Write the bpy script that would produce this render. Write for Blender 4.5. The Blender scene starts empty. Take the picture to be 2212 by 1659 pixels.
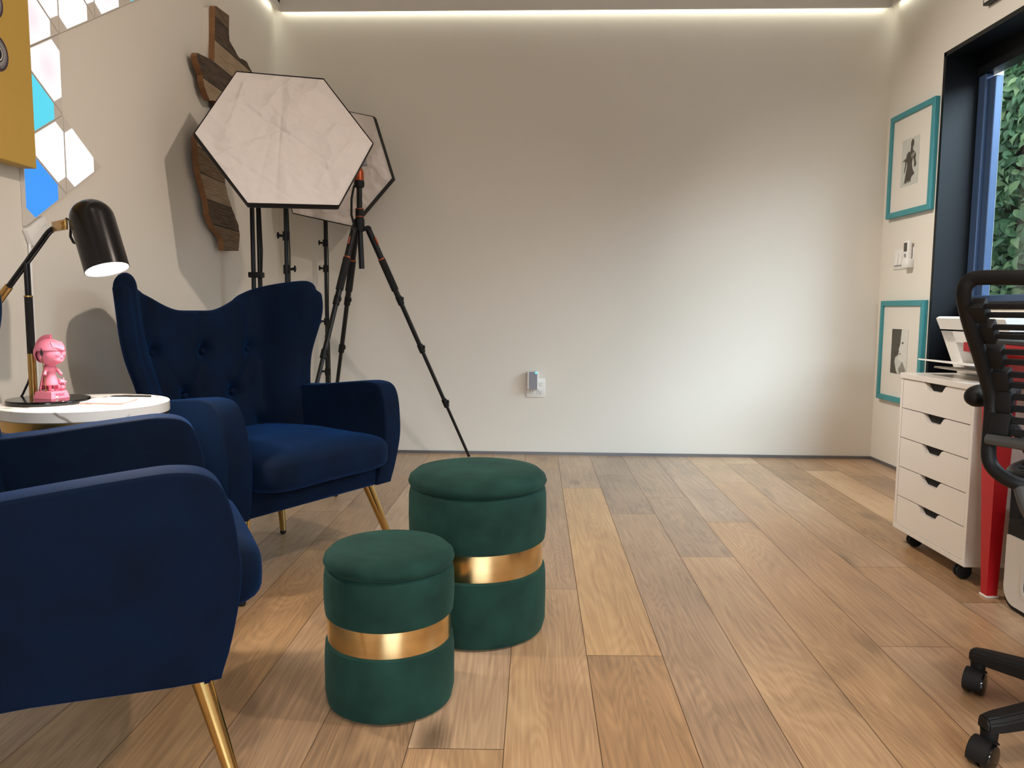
import bpy, bmesh, math, random
from mathutils import Vector, Matrix, noise
random.seed(7)
SC = bpy.context.scene
COL = SC.collection
R = math.radians

# ------------------------------------------------------------------ camera
YAW, PITCH, ROLL, CAM_H = R(.38), R(5.55), R(.41), .88
fwd = Vector((-math.sin(YAW)*math.cos(PITCH), math.cos(YAW)*math.cos(PITCH), -math.sin(PITCH)))
rt = Vector((math.cos(YAW), math.sin(YAW), 0)); up = rt.cross(fwd)
rt2 = rt*math.cos(ROLL) + up*math.sin(ROLL); up2 = rt2.cross(fwd)
cam_data = bpy.data.cameras.new('camera'); cam = bpy.data.objects.new('camera', cam_data); COL.objects.link(cam)
cam_data.sensor_width = 36; cam_data.sensor_fit = 'HORIZONTAL'; cam_data.lens = 1661/2212*36; cam_data.clip_start = .02
cam.matrix_world = Matrix(((rt2.x, up2.x, -fwd.x, 0), (rt2.y, up2.y, -fwd.y, 0), (rt2.z, up2.z, -fwd.z, CAM_H), (0, 0, 0, 1)))
SC.camera = cam

# ------------------------------------------------------------------ world, lights, exposure
SC.view_settings.view_transform = 'Standard'; SC.view_settings.look = 'None'
SC.view_settings.exposure = 0.0; SC.view_settings.gamma = 1; SC.view_settings.use_curve_mapping = False
SC.cycles.max_bounces = 10; SC.cycles.diffuse_bounces = 5
w = bpy.data.worlds.new('daylight'); SC.world = w; w.use_nodes = True
bg = w.node_tree.nodes['Background']; bg.inputs[0].default_value = (.78, .88, 1, 1); bg.inputs[1].default_value = 1.15

def area(name, loc, target, sx, sy, watts, color, spread=None):
    l = bpy.data.lights.new(name, 'AREA'); l.shape = 'RECTANGLE'; l.size = sx; l.size_y = sy; l.energy = watts; l.color = color
    if spread: l.spread = R(spread)
    o = bpy.data.objects.new(name, l); COL.objects.link(o); o.location = loc
    o.rotation_euler = (Vector(target)-Vector(loc)).to_track_quat('-Z', 'Y').to_euler(); return o
# fill daylight added behind the camera to lift the lower back wall
area('fill_rear', (1.0, -5.2, 2.85), (.9, 1, 2.2), 5.0, 1.3, 720, (.84, .93, 1))
# daylight coming down over the hedge through the window in the right wall
area('daylight_window', (6.1, .1, 4.35), (1.0, 4.0, .5), 7.5, 2.6, 1130, (.68, .85, 1))
area('daylight_window_high', (4.7, 1.0, 5.4), (1.2, 3.9, 0), 3.0, 2.0, 640, (.64, .83, 1))
# warm recessed ceiling lamps
for (x, y, p) in ((-.2, .7, 5), (.75, .6, 6), (-.3, -1.0, 4), (1.4, -1.0, 4)):
    area('ceiling_lamp', (x, y, 3.18), (x, y, 0), .14, .14, p, (1, .84, .69), 92)
area('ceiling_lamp_tilted', (-.45, 3.25, 3.15), (2.1, 3.3, .75), .12, .12, 14.5, (1, .94, .86), 66)
area('ceiling_lamp_tilted', (1.85, 1.2, 3.16), (-1.3, 2.5, .7), .12, .12, 14, (1, .85, .71), 86)
# strips of cove light hidden behind the lowered upper wall
COVE = (.96, 1, .88)
cb = area('cove_back', (.3475, 4.594, 2.612), (.3475, 4.594, 0), 3.46, .018, 2.0, COVE); cb.rotation_euler.z += math.atan2(-.1, 3.555)
area('cove_left', (-1.41, 1.6, 2.612), (-1.41, 1.6, 0), .018, 6.0, 3.2, COVE)
area('cove_right', (2.105, 1.6, 2.612), (2.105, 1.6, 0), .018, 5.8, 3.2, COVE)

# ------------------------------------------------------------------ materials
def new_mat(name):
    m = bpy.data.materials.new(name); m.use_nodes = True
    return m, m.node_tree.nodes, m.node_tree.links, m.node_tree.nodes['Principled BSDF']
def lin(c):
    return tuple((v/12.92 if v <= .04045 else ((v+.055)/1.055)**2.4) for v in (x/255 for x in c))
def mat(name, rgb, rough=.5, metal=0, bump=0, bscale=200, var=.06, vscale=6, spec=.5, coat=0, sheen=0, sheen_tint=(1, 1, 1), sheen_rough=.4, stretch=(1, 1, 1)):
    m, N, L, P = new_mat(name)
    c = lin(rgb)
    tc = N.new('ShaderNodeTexCoord'); mp = N.new('ShaderNodeMapping'); mp.inputs['Scale'].default_value = stretch
    L.new(tc.outputs['Object'], mp.inputs[0])
    nz = N.new('ShaderNodeTexNoise'); nz.inputs['Scale'].default_value = vscale; nz.inputs['Detail'].default_value = 5
    L.new(mp.outputs[0], nz.inputs['Vector'])
    rp = N.new('ShaderNodeValToRGB'); rp.color_ramp.elements[0].position = .3; rp.color_ramp.elements[1].position = .7
    rp.color_ramp.elements[0].color = tuple(x*(1-var) for x in c)+(1,); rp.color_ramp.elements[1].color = tuple(min(1, x*(1+var)) for x in c)+(1,)
    L.new(nz.outputs['Fac'], rp.inputs[0]); L.new(rp.outputs[0], P.inputs['Base Color'])
    P.inputs['Roughness'].default_value = rough; P.inputs['Metallic'].default_value = metal
    P.inputs['Specular IOR Level'].default_value = spec; P.inputs['Coat Weight'].default_value = coat
    if sheen:
        P.inputs['Sheen Weight'].default_value = sheen; P.inputs['Sheen Roughness'].default_value = sheen_rough
        P.inputs['Sheen Tint'].default_value = tuple(sheen_tint)+(1,)
    if bump:
        n2 = N.new('ShaderNodeTexNoise'); n2.inputs['Scale'].default_value = bscale; n2.inputs['Detail'].default_value = 3
        L.new(mp.outputs[0], n2.inputs['Vector'])
        b = N.new('ShaderNodeBump'); b.inputs['Strength'].default_value = bump; b.inputs['Distance'].default_value = .002
        L.new(n2.outputs['Fac'], b.inputs['Height']); L.new(b.outputs[0], P.inputs['Normal'])
    return m
def glow(name, rgb, strength):
    m, N, L, P = new_mat(name)
    P.inputs['Base Color'].default_value = lin(rgb)+(1,)
    P.inputs['Emission Color'].default_value = lin(rgb)+(1,); P.inputs['Emission Strength'].default_value = strength
    return m

M = {}
M['wall'] = mat('painted_wall', (226, 219, 208), .75, bump=.12, bscale=60, var=.012, vscale=2, spec=.25)
M['ceiling'] = mat('painted_ceiling', (226, 221, 214), .85, bump=.1, bscale=60, var=.01, spec=.2)
M['velvet_blue'] = mat('blue_velvet', (1, 15, 36), .8, var=.34, vscale=9, bump=.25, bscale=900, spec=.12, sheen=.25, sheen_tint=lin((24, 100, 185)), sheen_rough=.45)
M['velvet_green'] = mat('green_velvet', (24, 53, 46), .8, var=.34, vscale=11, bump=.25, bscale=900, spec=.15, sheen=.18, sheen_tint=lin((110, 155, 140)), sheen_rough=.45)
M['gold'] = mat('polished_gold', (206, 174, 112), .16, metal=1, var=.03)
M['brass_band'] = mat('brushed_brass', (228, 202, 150), .2, metal=1, var=.06, vscale=4, stretch=(1, 1, 18))
M['brass'] = mat('satin_brass', (178, 142, 84), .32, metal=1, var=.05)
M['black_metal'] = mat('black_metal', (19, 19, 20), .42, var=.08, spec=.35)
M['black_plastic'] = mat('black_plastic', (15, 15, 16), .55, var=.08, spec=.3)
M['black_rubber'] = mat('black_rubber', (16, 16, 16), .75, var=.1)
M['black_gloss'] = mat('black_gloss', (14, 14, 14), .12, var=.05)
M['black_foam'] = mat('black_foam_grip', (30, 29, 29), .95, bump=.4, bscale=700)
M['black_fabric'] = mat('black_nylon', (18, 18, 20), .8, bump=.2, bscale=500)
M['grey_tube'] = mat('grey_painted_tube', (72, 72, 72), .4, var=.05)
M['lamp_black'] = mat('dark_bronze_lacquer', (29, 27, 29), .26, metal=.55, var=.08)
M['white_plastic'] = mat('white_plastic', (232, 229, 224), .35, var=.01)
M['white_lacquer'] = mat('white_lacquer', (230, 222, 213), .28, var=.01, coat=.2)
M['grey_plastic'] = mat('grey_plastic', (138, 138, 146), .5, var=.03)
M['dark_slot'] = mat('dark_recess', (14, 13, 13), .8)
M['pink'] = mat('pink_resin', (220, 120, 144), .38, var=.03)
M['pink_letter'] = mat('dark_pink_lettering', (170, 64, 92), .5)
M['teal'] = mat('teal_frame_paint', (58, 140, 148), .42, var=.05)
M['mat_board'] = mat('white_mat_board', (222, 216, 206), .9, var=.01)
M['photo_grey'] = mat('grey_photo_paper', (196, 196, 188), .6, var=.04, vscale=20)
M['photo_dark'] = mat('dark_photo_ink', (74, 70, 62), .6, var=.15, vscale=40)
M['photo_mid'] = mat('mid_photo_ink', (140, 136, 126), .6, var=.12, vscale=40)
M['photo_pale'] = mat('pale_photo_ink', (214, 212, 204), .6, var=.04, vscale=40)
M['red'] = mat('red_powder_coat', (180, 22, 32), .38, var=.04)
M['desk_top'] = mat('grey_desk_laminate', (48, 48, 48), .5, var=.05)
M['window_black'] = mat('black_window_paint', (9, 11, 15), .45, var=.1, spec=.28)
M['sash_grey'] = mat('blue_grey_aluminium', (66, 86, 118), .35, metal=.3, var=.05)
M['yellow'] = mat('yellow_canvas', (192, 156, 72), .75, bump=.2, bscale=500, var=.03)
M['ring_dark'] = mat('dark_violet_print', (62, 50, 62), .6)
M['ring_grey'] = mat('grey_print', (150, 146, 148), .6)
M['reveal'] = mat('aluminium_base_reveal', (120, 118, 120), .4, metal=.5, var=.05)
M['orange'] = mat('orange_anodised', (176, 80, 38), .32, metal=.4, var=.05)
M['chrome'] = mat('chrome', (200, 200, 202), .15, metal=1)
M['silver_cloth'] = mat('silver_reflective_cloth', (150, 150, 152), .35, metal=.6, bump=.3, bscale=60)
M['paper'] = mat('white_paper', (236, 232, 228), .7, var=.01)
M['card_pink'] = mat('pink_card_edge', (222, 188, 180), .7, var=.03)
M['hub_white'] = mat('white_connector_plastic', (214, 206, 196), .5, var=.02)
M['shred_white'] = mat('pale_grey_plastic', (205, 198, 190), .4, var=.02)
M['brown'] = mat('dark_brown', (70, 58, 40), .9, var=.2, vscale=20)
M['bulb'] = glow('lamp_diffuser', (255, 246, 232), 26)
M['led'] = glow('blue_status_light', (70, 200, 235), 2.5)

def diffuser_mat():
    m, N, L, P = new_mat('white_diffusion_cloth')
    P.inputs['Base Color'].default_value = lin((226, 216, 210))+(1,); P.inputs['Roughness'].default_value = .7
    P.inputs['Sheen Weight'].default_value = .1
    tc = N.new('ShaderNodeTexCoord'); n0 = N.new('ShaderNodeTexNoise'); n0.inputs['Scale'].default_value = 5; n0.inputs['Detail'].default_value = 2; L.new(tc.outputs['Object'], n0.inputs['Vector'])
    mx = N.new('ShaderNodeMixRGB'); mx.blend_type = 'ADD'; mx.inputs[0].default_value = .22; L.new(tc.outputs['Object'], mx.inputs[1]); L.new(n0.outputs['Color'], mx.inputs[2])
    nz = N.new('ShaderNodeTexVoronoi'); nz.inputs['Scale'].default_value = 9; L.new(mx.outputs[0], nz.inputs['Vector'])
    b = N.new('ShaderNodeBump'); b.inputs['Strength'].default_value = .55; b.inputs['Distance'].default_value = .045
    L.new(nz.outputs['Distance'], b.inputs['Height']); L.new(b.outputs[0], P.inputs['Normal'])
    return m
M['diffuser'] = diffuser_mat()

def marble_mat():
    m, N, L, P = new_mat('white_marble')
    tc = N.new('ShaderNodeTexCoord')
    nz = N.new('ShaderNodeTexNoise'); nz.inputs['Scale'].default_value = 4.5; nz.inputs['Detail'].default_value = 4; nz.inputs['Distortion'].default_value = .8
    wv = N.new('ShaderNodeMath'); wv.operation = 'SUBTRACT'; wv.inputs[1].default_value = .5
    L.new(tc.outputs['Object'], nz.inputs['Vector']); L.new(nz.outputs['Fac'], wv.inputs[0])
    ab = N.new('ShaderNodeMath'); ab.operation = 'ABSOLUTE'; L.new(wv.outputs[0], ab.inputs[0])
    rp = N.new('ShaderNodeValToRGB'); e = rp.color_ramp.elements
    e[0].position = .0; e[0].color = lin((140, 128, 118))+(1,); e[1].position = .022; e[1].color = lin((234, 229, 224))+(1,)
    L.new(ab.outputs[0], rp.inputs[0]); L.new(rp.outputs[0], P.inputs['Base Color'])
    P.inputs['Roughness'].default_value = .18
    return m
M['marble'] = marble_mat()

def barn_wood():
    m, N, L, P = new_mat('reclaimed_barn_wood')
    tc = N.new('ShaderNodeTexCoord')
    sx = N.new('ShaderNodeSeparateXYZ'); L.new(tc.outputs['Object'], sx.inputs[0])
    mul = N.new('ShaderNodeMath'); mul.operation = 'MULTIPLY'; mul.inputs[1].default_value = 9.6; L.new(sx.outputs['Z'], mul.inputs[0])
    fl = N.new('ShaderNodeMath'); fl.operation = 'FLOOR'; L.new(mul.outputs[0], fl.inputs[0])
    fr = N.new('ShaderNodeMath'); fr.operation = 'FRACT'; L.new(mul.outputs[0], fr.inputs[0])
    wn = N.new('ShaderNodeTexWhiteNoise'); wn.noise_dimensions = '1D'; L.new(fl.outputs[0], wn.inputs['W'])
    mp = N.new('ShaderNodeMapping'); mp.inputs['Scale'].default_value = (1, 3.5, 60); L.new(tc.outputs['Object'], mp.inputs[0])
    nz = N.new('ShaderNodeTexNoise'); nz.inputs['Scale'].default_value = 2.2; nz.inputs['Detail'].default_value = 8; nz.inputs['Roughness'].default_value = .7; L.new(mp.outputs[0], nz.inputs['Vector'])
    add = N.new('ShaderNodeMath'); add.operation = 'MULTIPLY_ADD'; add.inputs[1].default_value = .55; L.new(wn.outputs['Value'], add.inputs[0])
    sc = N.new('ShaderNodeMath'); sc.operation = 'MULTIPLY'; sc.inputs[1].default_value = .95; L.new(nz.outputs['Fac'], sc.inputs[0]); L.new(sc.outputs[0], add.inputs[2])
    rp = N.new('ShaderNodeValToRGB'); e = rp.color_ramp.elements
    e[0].position = .38; e[0].color = lin((46, 40, 36))+(1,); e[1].position = 1.0; e[1].color = lin((168, 146, 120))+(1,)
    k = e.new(.66); k.color = lin((112, 90, 68))+(1,)
    L.new(add.outputs[0], rp.inputs[0])
    seam = N.new('ShaderNodeMath'); seam.operation = 'LESS_THAN'; seam.inputs[1].default_value = .035; L.new(fr.outputs[0], seam.inputs[0])
    mx = N.new('ShaderNodeMixRGB'); mx.inputs[2].default_value = lin((28, 22, 18))+(1,); L.new(seam.outputs[0], mx.inputs[0]); L.new(rp.outputs[0], mx.inputs[1])
    L.new(mx.outputs[0], P.inputs['Base Color']); P.inputs['Roughness'].default_value = .85
    b = N.new('ShaderNodeBump'); b.inputs['Strength'].default_value = .6; b.inputs['Distance'].default_value = .004; L.new(nz.outputs['Fac'], b.inputs['Height']); L.new(b.outputs[0], P.inputs['Normal'])
    return m
M['barn'] = barn_wood()
M['barn_edge'] = mat('sawn_wood_edge', (132, 92, 58), .85, var=.2, vscale=14)

def oak_floor():
    m, N, L, P = new_mat('oak_planks')
    at = N.new('ShaderNodeAttribute'); at.attribute_name = 'plank'
    sp = N.new('ShaderNodeSeparateColor'); L.new(at.outputs['Color'], sp.inputs[0])
    tc = N.new('ShaderNodeTexCoord')
    off = N.new('ShaderNodeCombineXYZ')
    for i, k in enumerate((37., 91., 53.)):
        q = N.new('ShaderNodeMath'); q.operation = 'MULTIPLY'; q.inputs[1].default_value = k; L.new(sp.outputs['Blue'], q.inputs[0]); L.new(q.outputs[0], off.inputs[i])
    va = N.new('ShaderNodeVectorMath'); L.new(tc.outputs['Object'], va.inputs[0]); L.new(off.outputs[0], va.inputs[1])
    mp = N.new('ShaderNodeMapping'); mp.inputs['Scale'].default_value = (7.5, .8, 1); L.new(va.outputs[0], mp.inputs[0])
    # cathedral figure: distorted rings
    nz = N.new('ShaderNodeTexNoise'); nz.inputs['Scale'].default_value = 1.1; nz.inputs['Detail'].default_value = 1.5; nz.inputs['Distortion'].default_value = .5; L.new(mp.outputs[0], nz.inputs['Vector'])
    rg = N.new('ShaderNodeMath'); rg.operation = 'MULTIPLY'; rg.inputs[1].default_value = 26; L.new(nz.outputs['Fac'], rg.inputs[0])
    rs_ = N.new('ShaderNodeMath'); rs_.operation = 'MULTIPLY'; rs_.inputs[1].default_value = 6.283; L.new(rg.outputs[0], rs_.inputs[0]); rf = N.new('ShaderNodeMath'); rf.operation = 'SINE'; L.new(rs_.outputs[0], rf.inputs[0])
    # fine pores
    mp2 = N.new('ShaderNodeMapping'); mp2.inputs['Scale'].default_value = (150, 4, 1); L.new(va.outputs[0], mp2.inputs[0])
    n2 = N.new('ShaderNodeTexNoise'); n2.inputs['Scale'].default_value = 1.0; n2.inputs['Detail'].default_value = 3; L.new(mp2.outputs[0], n2.inputs['Vector'])
    # blotches
    n3 = N.new('ShaderNodeTexNoise'); n3.inputs['Scale'].default_value = 2.6; n3.inputs['Detail'].default_value = 3; mp3 = N.new('ShaderNodeMapping'); mp3.inputs['Scale'].default_value = (2, .8, 1)
    L.new(va.outputs[0], mp3.inputs[0]); L.new(mp3.outputs[0], n3.inputs['Vector'])
    def mad(a, k, c):
        q = N.new('ShaderNodeMath'); q.operation = 'MULTIPLY_ADD'; L.new(a, q.inputs[0]); q.inputs[1].default_value = k
        if isinstance(c, float): q.inputs[2].default_value = c
        else: L.new(c, q.inputs[2])
        return q.outputs[0]
    v = mad(rf.outputs[0], .042, mad(n2.outputs['Fac'], .46, mad(n3.outputs['Fac'], .42, mad(sp.outputs['Red'], .58, -.26))))
    rp = N.new('ShaderNodeValToRGB'); e = rp.color_ramp.elements
    e[0].position = .12; e[0].color = lin((112, 88, 67))+(1,); e[1].position = .92; e[1].color = lin((226, 190, 146))+(1,)
    k = e.new(.5); k.color = lin((178, 142, 106))+(1,)
    L.new(v, rp.inputs[0])
    hs = N.new('ShaderNodeHueSaturation'); L.new(rp.outputs[0], hs.inputs['Color'])
    sa = mad(sp.outputs['Green'], .4, .76); L.new(sa, hs.inputs['Saturation'])
    # knots
    vo = N.new('ShaderNodeTexVoronoi'); vo.inputs['Scale'].default_value = 1; mp4 = N.new('ShaderNodeMapping'); mp4.inputs['Scale'].default_value = (3.4, 1.5, 1)
    L.new(va.outputs[0], mp4.inputs[0])
    wob = N.new('ShaderNodeMixRGB'); wob.blend_type = 'ADD'; wob.inputs[0].default_value = .12; L.new(mp4.outputs[0], wob.inputs[1]); L.new(n2.outputs['Color'], wob.inputs[2]); L.new(wob.outputs[0], vo.inputs['Vector'])
    kr = N.new('ShaderNodeValToRGB'); ke = kr.color_ramp.elements
    ke[0].position = .05; ke[0].color = (1, 1, 1, 1); ke[1].position = .17; ke[1].color = (0, 0, 0, 1); L.new(vo.outputs['Distance'], kr.inputs[0])
    kf = N.new('ShaderNodeMath'); kf.operation = 'MULTIPLY'; kf.inputs[1].default_value = .7; L.new(kr.outputs[0], kf.inputs[0])
    mx = N.new('ShaderNodeMixRGB'); mx.inputs[2].default_value = lin((66, 48, 36))+(1,); L.new(kf.outputs[0], mx.inputs[0]); L.new(hs.outputs[0], mx.inputs[1])
    L.new(mx.outputs[0], P.inputs['Base Color'])
    P.inputs['Roughness'].default_value = .36; P.inputs['Coat Weight'].default_value = .25; P.inputs['Coat Roughness'].default_value = .3; P.inputs['Specular IOR Level'].default_value = .5
    b = N.new('ShaderNodeBump'); b.inputs['Strength'].default_value = .12; b.inputs['Distance'].default_value = .002; L.new(n2.outputs['Fac'], b.inputs['Height']); L.new(b.outputs[0], P.inputs['Normal'])
    return m
M['oak'] = oak_floor()
M['groove'] = mat('plank_joint', (84, 62, 44), .9)

def glass_mat():
    m, N, L, P = new_mat('window_glass')
    out = N['Material Output'] if 'Material Output' in N else [n for n in N if n.type == 'OUTPUT_MATERIAL'][0]
    tr = N.new('ShaderNodeBsdfTransparent'); tr.inputs[0].default_value = (.93, .96, .96, 1)
    gl = N.new('ShaderNodeBsdfGlossy'); gl.inputs['Roughness'].default_value = .02
    mx = N.new('ShaderNodeMixShader'); mx.inputs[0].default_value = .07
    L.new(tr.outputs[0], mx.inputs[1]); L.new(gl.outputs[0], mx.inputs[2]); L.new(mx.outputs[0], out.inputs[0]); N.remove(P)
    return m
M['glass'] = glass_mat()

def leaf_mat():
    m, N, L, P = new_mat('ivy_leaf')
    at = N.new('ShaderNodeAttribute'); at.attribute_name = 'tone'
    rp = N.new('ShaderNodeValToRGB'); e = rp.color_ramp.elements
    e[0].color = lin((70, 104, 66))+(1,); e[1].color = lin((168, 192, 136))+(1,); k = e.new(.6); k.color = lin((104, 146, 104))+(1,)
    L.new(at.outputs['Fac'], rp.inputs[0]); L.new(rp.outputs[0], P.inputs['Base Color'])
    P.inputs['Roughness'].default_value = .32
    return m
M['leaf'] = leaf_mat()

# ------------------------------------------------------------------ mesh helpers
class MB:
    def __init__(self): self.bm = bmesh.new()
    def _new(self, verts, faces):
        vs = [self.bm.verts.new(v) for v in verts]; fs = []
        for f in faces:
            try: fs.append(self.bm.faces.new([vs[i] for i in f]))
            except ValueError: pass
        return vs, fs
    def box(self, lo, hi, bevel=0, seg=2, mtx=None):
        t = bmesh.new(); bmesh.ops.create_cube(t, size=1)
        lo, hi = Vector(lo), Vector(hi)
        for v in t.verts: v.co = Vector(((lo[i]+hi[i])/2 + v.co[i]*(hi[i]-lo[i]) for i in range(3)))
        if bevel: bmesh.ops.bevel(t, geom=t.edges[:], offset=bevel, segments=seg, profile=.5, affect='EDGES')
        return self.add(t, mtx)
    def add(self, t, mtx=None):
        if mtx is not None: t.transform(mtx)
        me = bpy.data.meshes.new('t'); t.to_mesh(me); t.free(); self.bm.from_mesh(me); bpy.data.meshes.remove(me); return self
    def tube(self, pts, r, seg=12, caps=True):
        pts = [Vector(p) for p in pts]; n = len(pts); rr = r if isinstance(r, (list, tuple)) else [r]*n
        rings = []; prev = None
        for i, p in enumerate(pts):
            d = (pts[min(i+1, n-1)]-pts[max(i-1, 0)]).normalized()
            if prev is None:
                a = d.orthogonal().normalized()
            else:
                a = prev - d*prev.dot(d); a.normalize()
            prev = a; b = d.cross(a)
            rings.append([self.bm.verts.new(p + (a*math.cos(2*math.pi*k/seg)+b*math.sin(2*math.pi*k/seg))*rr[i]) for k in range(seg)])
        for i in range(n-1):
            for k in range(seg):
                self.bm.faces.new((rings[i][k], rings[i][(k+1) % seg], rings[i+1][(k+1) % seg], rings[i+1][k]))
        if caps:
            self.bm.faces.new(rings[0][::-1]); self.bm.faces.new(rings[-1])
        return self
    def lathe(self, prof, seg=48, mtx=None):
        t = bmesh.new(); rings = []
        for (r, z) in prof:
            if r < 1e-6: rings.append([t.verts.new((0, 0, z))])
            else: rings.append([t.verts.new((r*math.cos(2*math.pi*k/seg), r*math.sin(2*math.pi*k/seg), z)) for k in range(seg)])
        for a, b in zip(rings[:-1], rings[1:]):
            for k in range(seg):
                q = [a[k % len(a)], a[(k+1) % len(a)], b[(k+1) % len(b)], b[k % len(b)]]
                u = []
                for v in q:
                    if v not in u: u.append(v)
                if len(u) > 2: t.faces.new(u)
        bmesh.ops.recalc_face_normals(t, faces=t.faces[:])
        return self.add(t, mtx)
    def prism(self, poly, vec, bevel=0, seg=2, mtx=None):
        t = bmesh.new(); vec = Vector(vec)
        a = [t.verts.new(p) for p in poly]; b = [t.verts.new(Vector(p)+vec) for p in poly]; n = len(a)
        t.faces.new(a); t.faces.new(b[::-1])
        for i in range(n): t.faces.new((a[i], b[i], b[(i+1) % n], a[(i+1) % n]))
        bmesh.ops.recalc_face_normals(t, faces=t.faces[:])
        if bevel:
            ed = [e for e in t.edges if any(len(f.verts) == n and n > 4 for f in e.link_faces)] if n > 4 else t.edges[:]
            bmesh.ops.bevel(t, geom=ed, offset=bevel, segments=seg, profile=.5, affect='EDGES', clamp_overlap=True)
        bmesh.ops.triangulate(t, faces=[f for f in t.faces if len(f.verts) > 4])
        return self.add(t, mtx)
    def ball(self, c, s, sub=3, mtx=None):
        t = bmesh.new(); bmesh.ops.create_icosphere(t, subdivisions=sub, radius=1)
        s = s if hasattr(s, '__len__') else (s, s, s)
        mm = Matrix.Translation(c) @ (mtx if mtx is not None else Matrix.Identity(4)) @ Matrix.Diagonal((s[0], s[1], s[2], 1))
        return self.add(t, mm)
    def super(self, c, s, e1=.4, e2=.4, nu=64, nv=32):
        f = lambda x, e: math.copysign(abs(x)**e, x)
        rows = []
        for j in range(nv+1):
            ph = -math.pi/2 + math.pi*j/nv
            rows.append([self.bm.verts.new((c[0]+s[0]*f(math.cos(ph), e1)*f(math.cos(2*math.pi*i/nu), e2), c[1]+s[1]*f(math.cos(ph), e1)*f(math.sin(2*math.pi*i/nu), e2), c[2]+s[2]*f(math.sin(ph), e1))) for i in range(nu)])
        for j in range(nv):
            for i in range(nu):
                self.bm.faces.new((rows[j][i], rows[j][(i+1) % nu], rows[j+1][(i+1) % nu], rows[j+1][i]))
        bmesh.ops.remove_doubles(self.bm, verts=self.bm.verts[:], dist=1e-5)
        return self
    def build(self, name, material, parent=None, smooth=35, local=False):
        me = bpy.data.meshes.new(name)
        if parent is not None and not local:
            root = parent; mw = Matrix.Identity(4); chain = []
            while root is not None: chain.append(root); root = root.parent
            for o in reversed(chain): mw = mw @ Matrix.LocRotScale(o.location, o.rotation_euler, None)
            self.bm.transform(mw.inverted())
        self.bm.to_mesh(me); self.bm.free()
        mats = material if isinstance(material, (list, tuple)) else [material]
        for m in mats: me.materials.append(m)
        if smooth:
            for p in me.polygons: p.use_smooth = True
            me.set_sharp_from_angle(angle=R(smooth))
        o = bpy.data.objects.new(name, me); COL.objects.link(o)
        if parent is not None: o.parent = parent
        return o
def put(t, label, cat, group=None):
    t['label'] = label; t['category'] = cat
    if group: t['group'] = group
    return t
def thing(name, label, cat, loc, rotz=0, group=None):
    o = bpy.data.objects.new(name, None); COL.objects.link(o); o.location = loc; o.rotation_euler = (0, 0, rotz); o.empty_display_size = .1
    return put(o, label, cat, group)
def copy_tree(o, parent=None):
    c = o.copy(); COL.objects.link(c)
    if parent is not None: c.parent = parent
    for ch in [x for x in COL.objects if x.parent == o]: copy_tree(ch, c)
    return c
def struct(o): o['kind'] = 'structure'; return o
def smooth_poly(pts, n=6, closed=True):
    out = []; k = len(pts)
    for i in range(k):
        p0, p1, p2, p3 = (Vector(pts[(i+d) % k]) for d in (-1, 0, 1, 2))
        for j in range(n):
            t = j/n
            out.append(.5*((2*p1)+(-p0+p2)*t+(2*p0-5*p1+4*p2-p3)*t*t+(-p0+3*p1-3*p2+p3)*t**3))
    return out
def align(p, d, x=None):
    d = Vector(d).normalized(); q = d.to_track_quat('Z', 'Y').to_matrix().to_4x4()
    return Matrix.Translation(p) @ q
def sstep(a, b, x):
    t = max(0, min(1, (x-a)/(b-a))); return t*t*(3-2*t)

# ------------------------------------------------------------------ room shell
XL, XR, YB0, YB1, YR, ZC, ZT = -1.43, 2.125, 4.665, 4.565, -2.6, 2.585, 3.2
def by(x): return YB0+(YB1-YB0)*(x-XL)/(XR-XL)
T = .16
# floor of individual planks, one mesh
fb = bmesh.new(); lay = fb.loops.layers.float_color.new('plank')
SK = .024
def pl(u, y): return Vector((u+SK*(y-2.5), y, 0))
fixed = {0: [3.747, 1.893], 1: [4.047, 3.27, .9], 2: [3.573, 2.695, .7], 3: [3.153, 1.0], -1: [4.199, 2.361, .8], -2: [3.2, 1.466], 4: [1.963, 3.9], 5: [4.387, 2.6], 7: [4.21, 2.5]}
tones = {(0, 1): (.76, .85), (0, 0): (.42, .75), (0, 2): (.5, .35), (1, 2): (.28, .25), (1, 1): (.42, .4), (1, 3): (.3, .3), (2, 1): (.62, .6), (2, 2): (.36, .3), (2, 0): (.5, .5), (3, 1): (.62, .7), (3, 2): (.4, .2), (-1, 1): (.55, .6), (-1, 2): (.42, .4), (-2, 0): (.5, .6)}
rnd = random.Random(3)
for c in range(-11, 12):
    u0 = .198+.194*c; u1 = u0+.194
    js = sorted(fixed.get(c, []))
    if not js:
        y = YR+rnd.uniform(.3, 1.6)
        while y < 4.5: js.append(y); y += rnd.uniform(.9, 1.9)
    ys = [YR-.3]+js+[5.2]
    for i in range(len(ys)-1):
        tone, hue = tones.get((c, i), (rnd.uniform(.25, .72), rnd.uniform(.2, .8))); seed = rnd.random()
        g = .0008
        a = [pl(u0+g, ys[i]+g), pl(u1-g, ys[i]+g), pl(u1-g, ys[i+1]-g), pl(u0+g, ys[i+1]-g)]
        f = fb.faces.new([fb.verts.new(p) for p in a])
        for lp in f.loops: lp[lay] = (tone, hue, seed, 1)
        f.material_index = 0
for v in [0]:
    f = fb.faces.new([fb.verts.new((x, y, -.0015)) for x, y in ((-1.95, YR-.3), (2.6, YR-.3), (2.6, 5.2), (-1.95, 5.2))]); f.material_index = 1
    r_ = bmesh.ops.extrude_face_region(fb, geom=[f]); 
    for e_ in r_['geom']:
        if isinstance(e_, bmesh.types.BMVert): e_.co.z -= .1
me = bpy.data.meshes.new('floor'); fb.to_mesh(me); fb.free(); me.materials.append(M['oak']); me.materials.append(M['groove'])
fl = bpy.data.objects.new('floor', me); COL.objects.link(fl); struct(fl)

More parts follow.
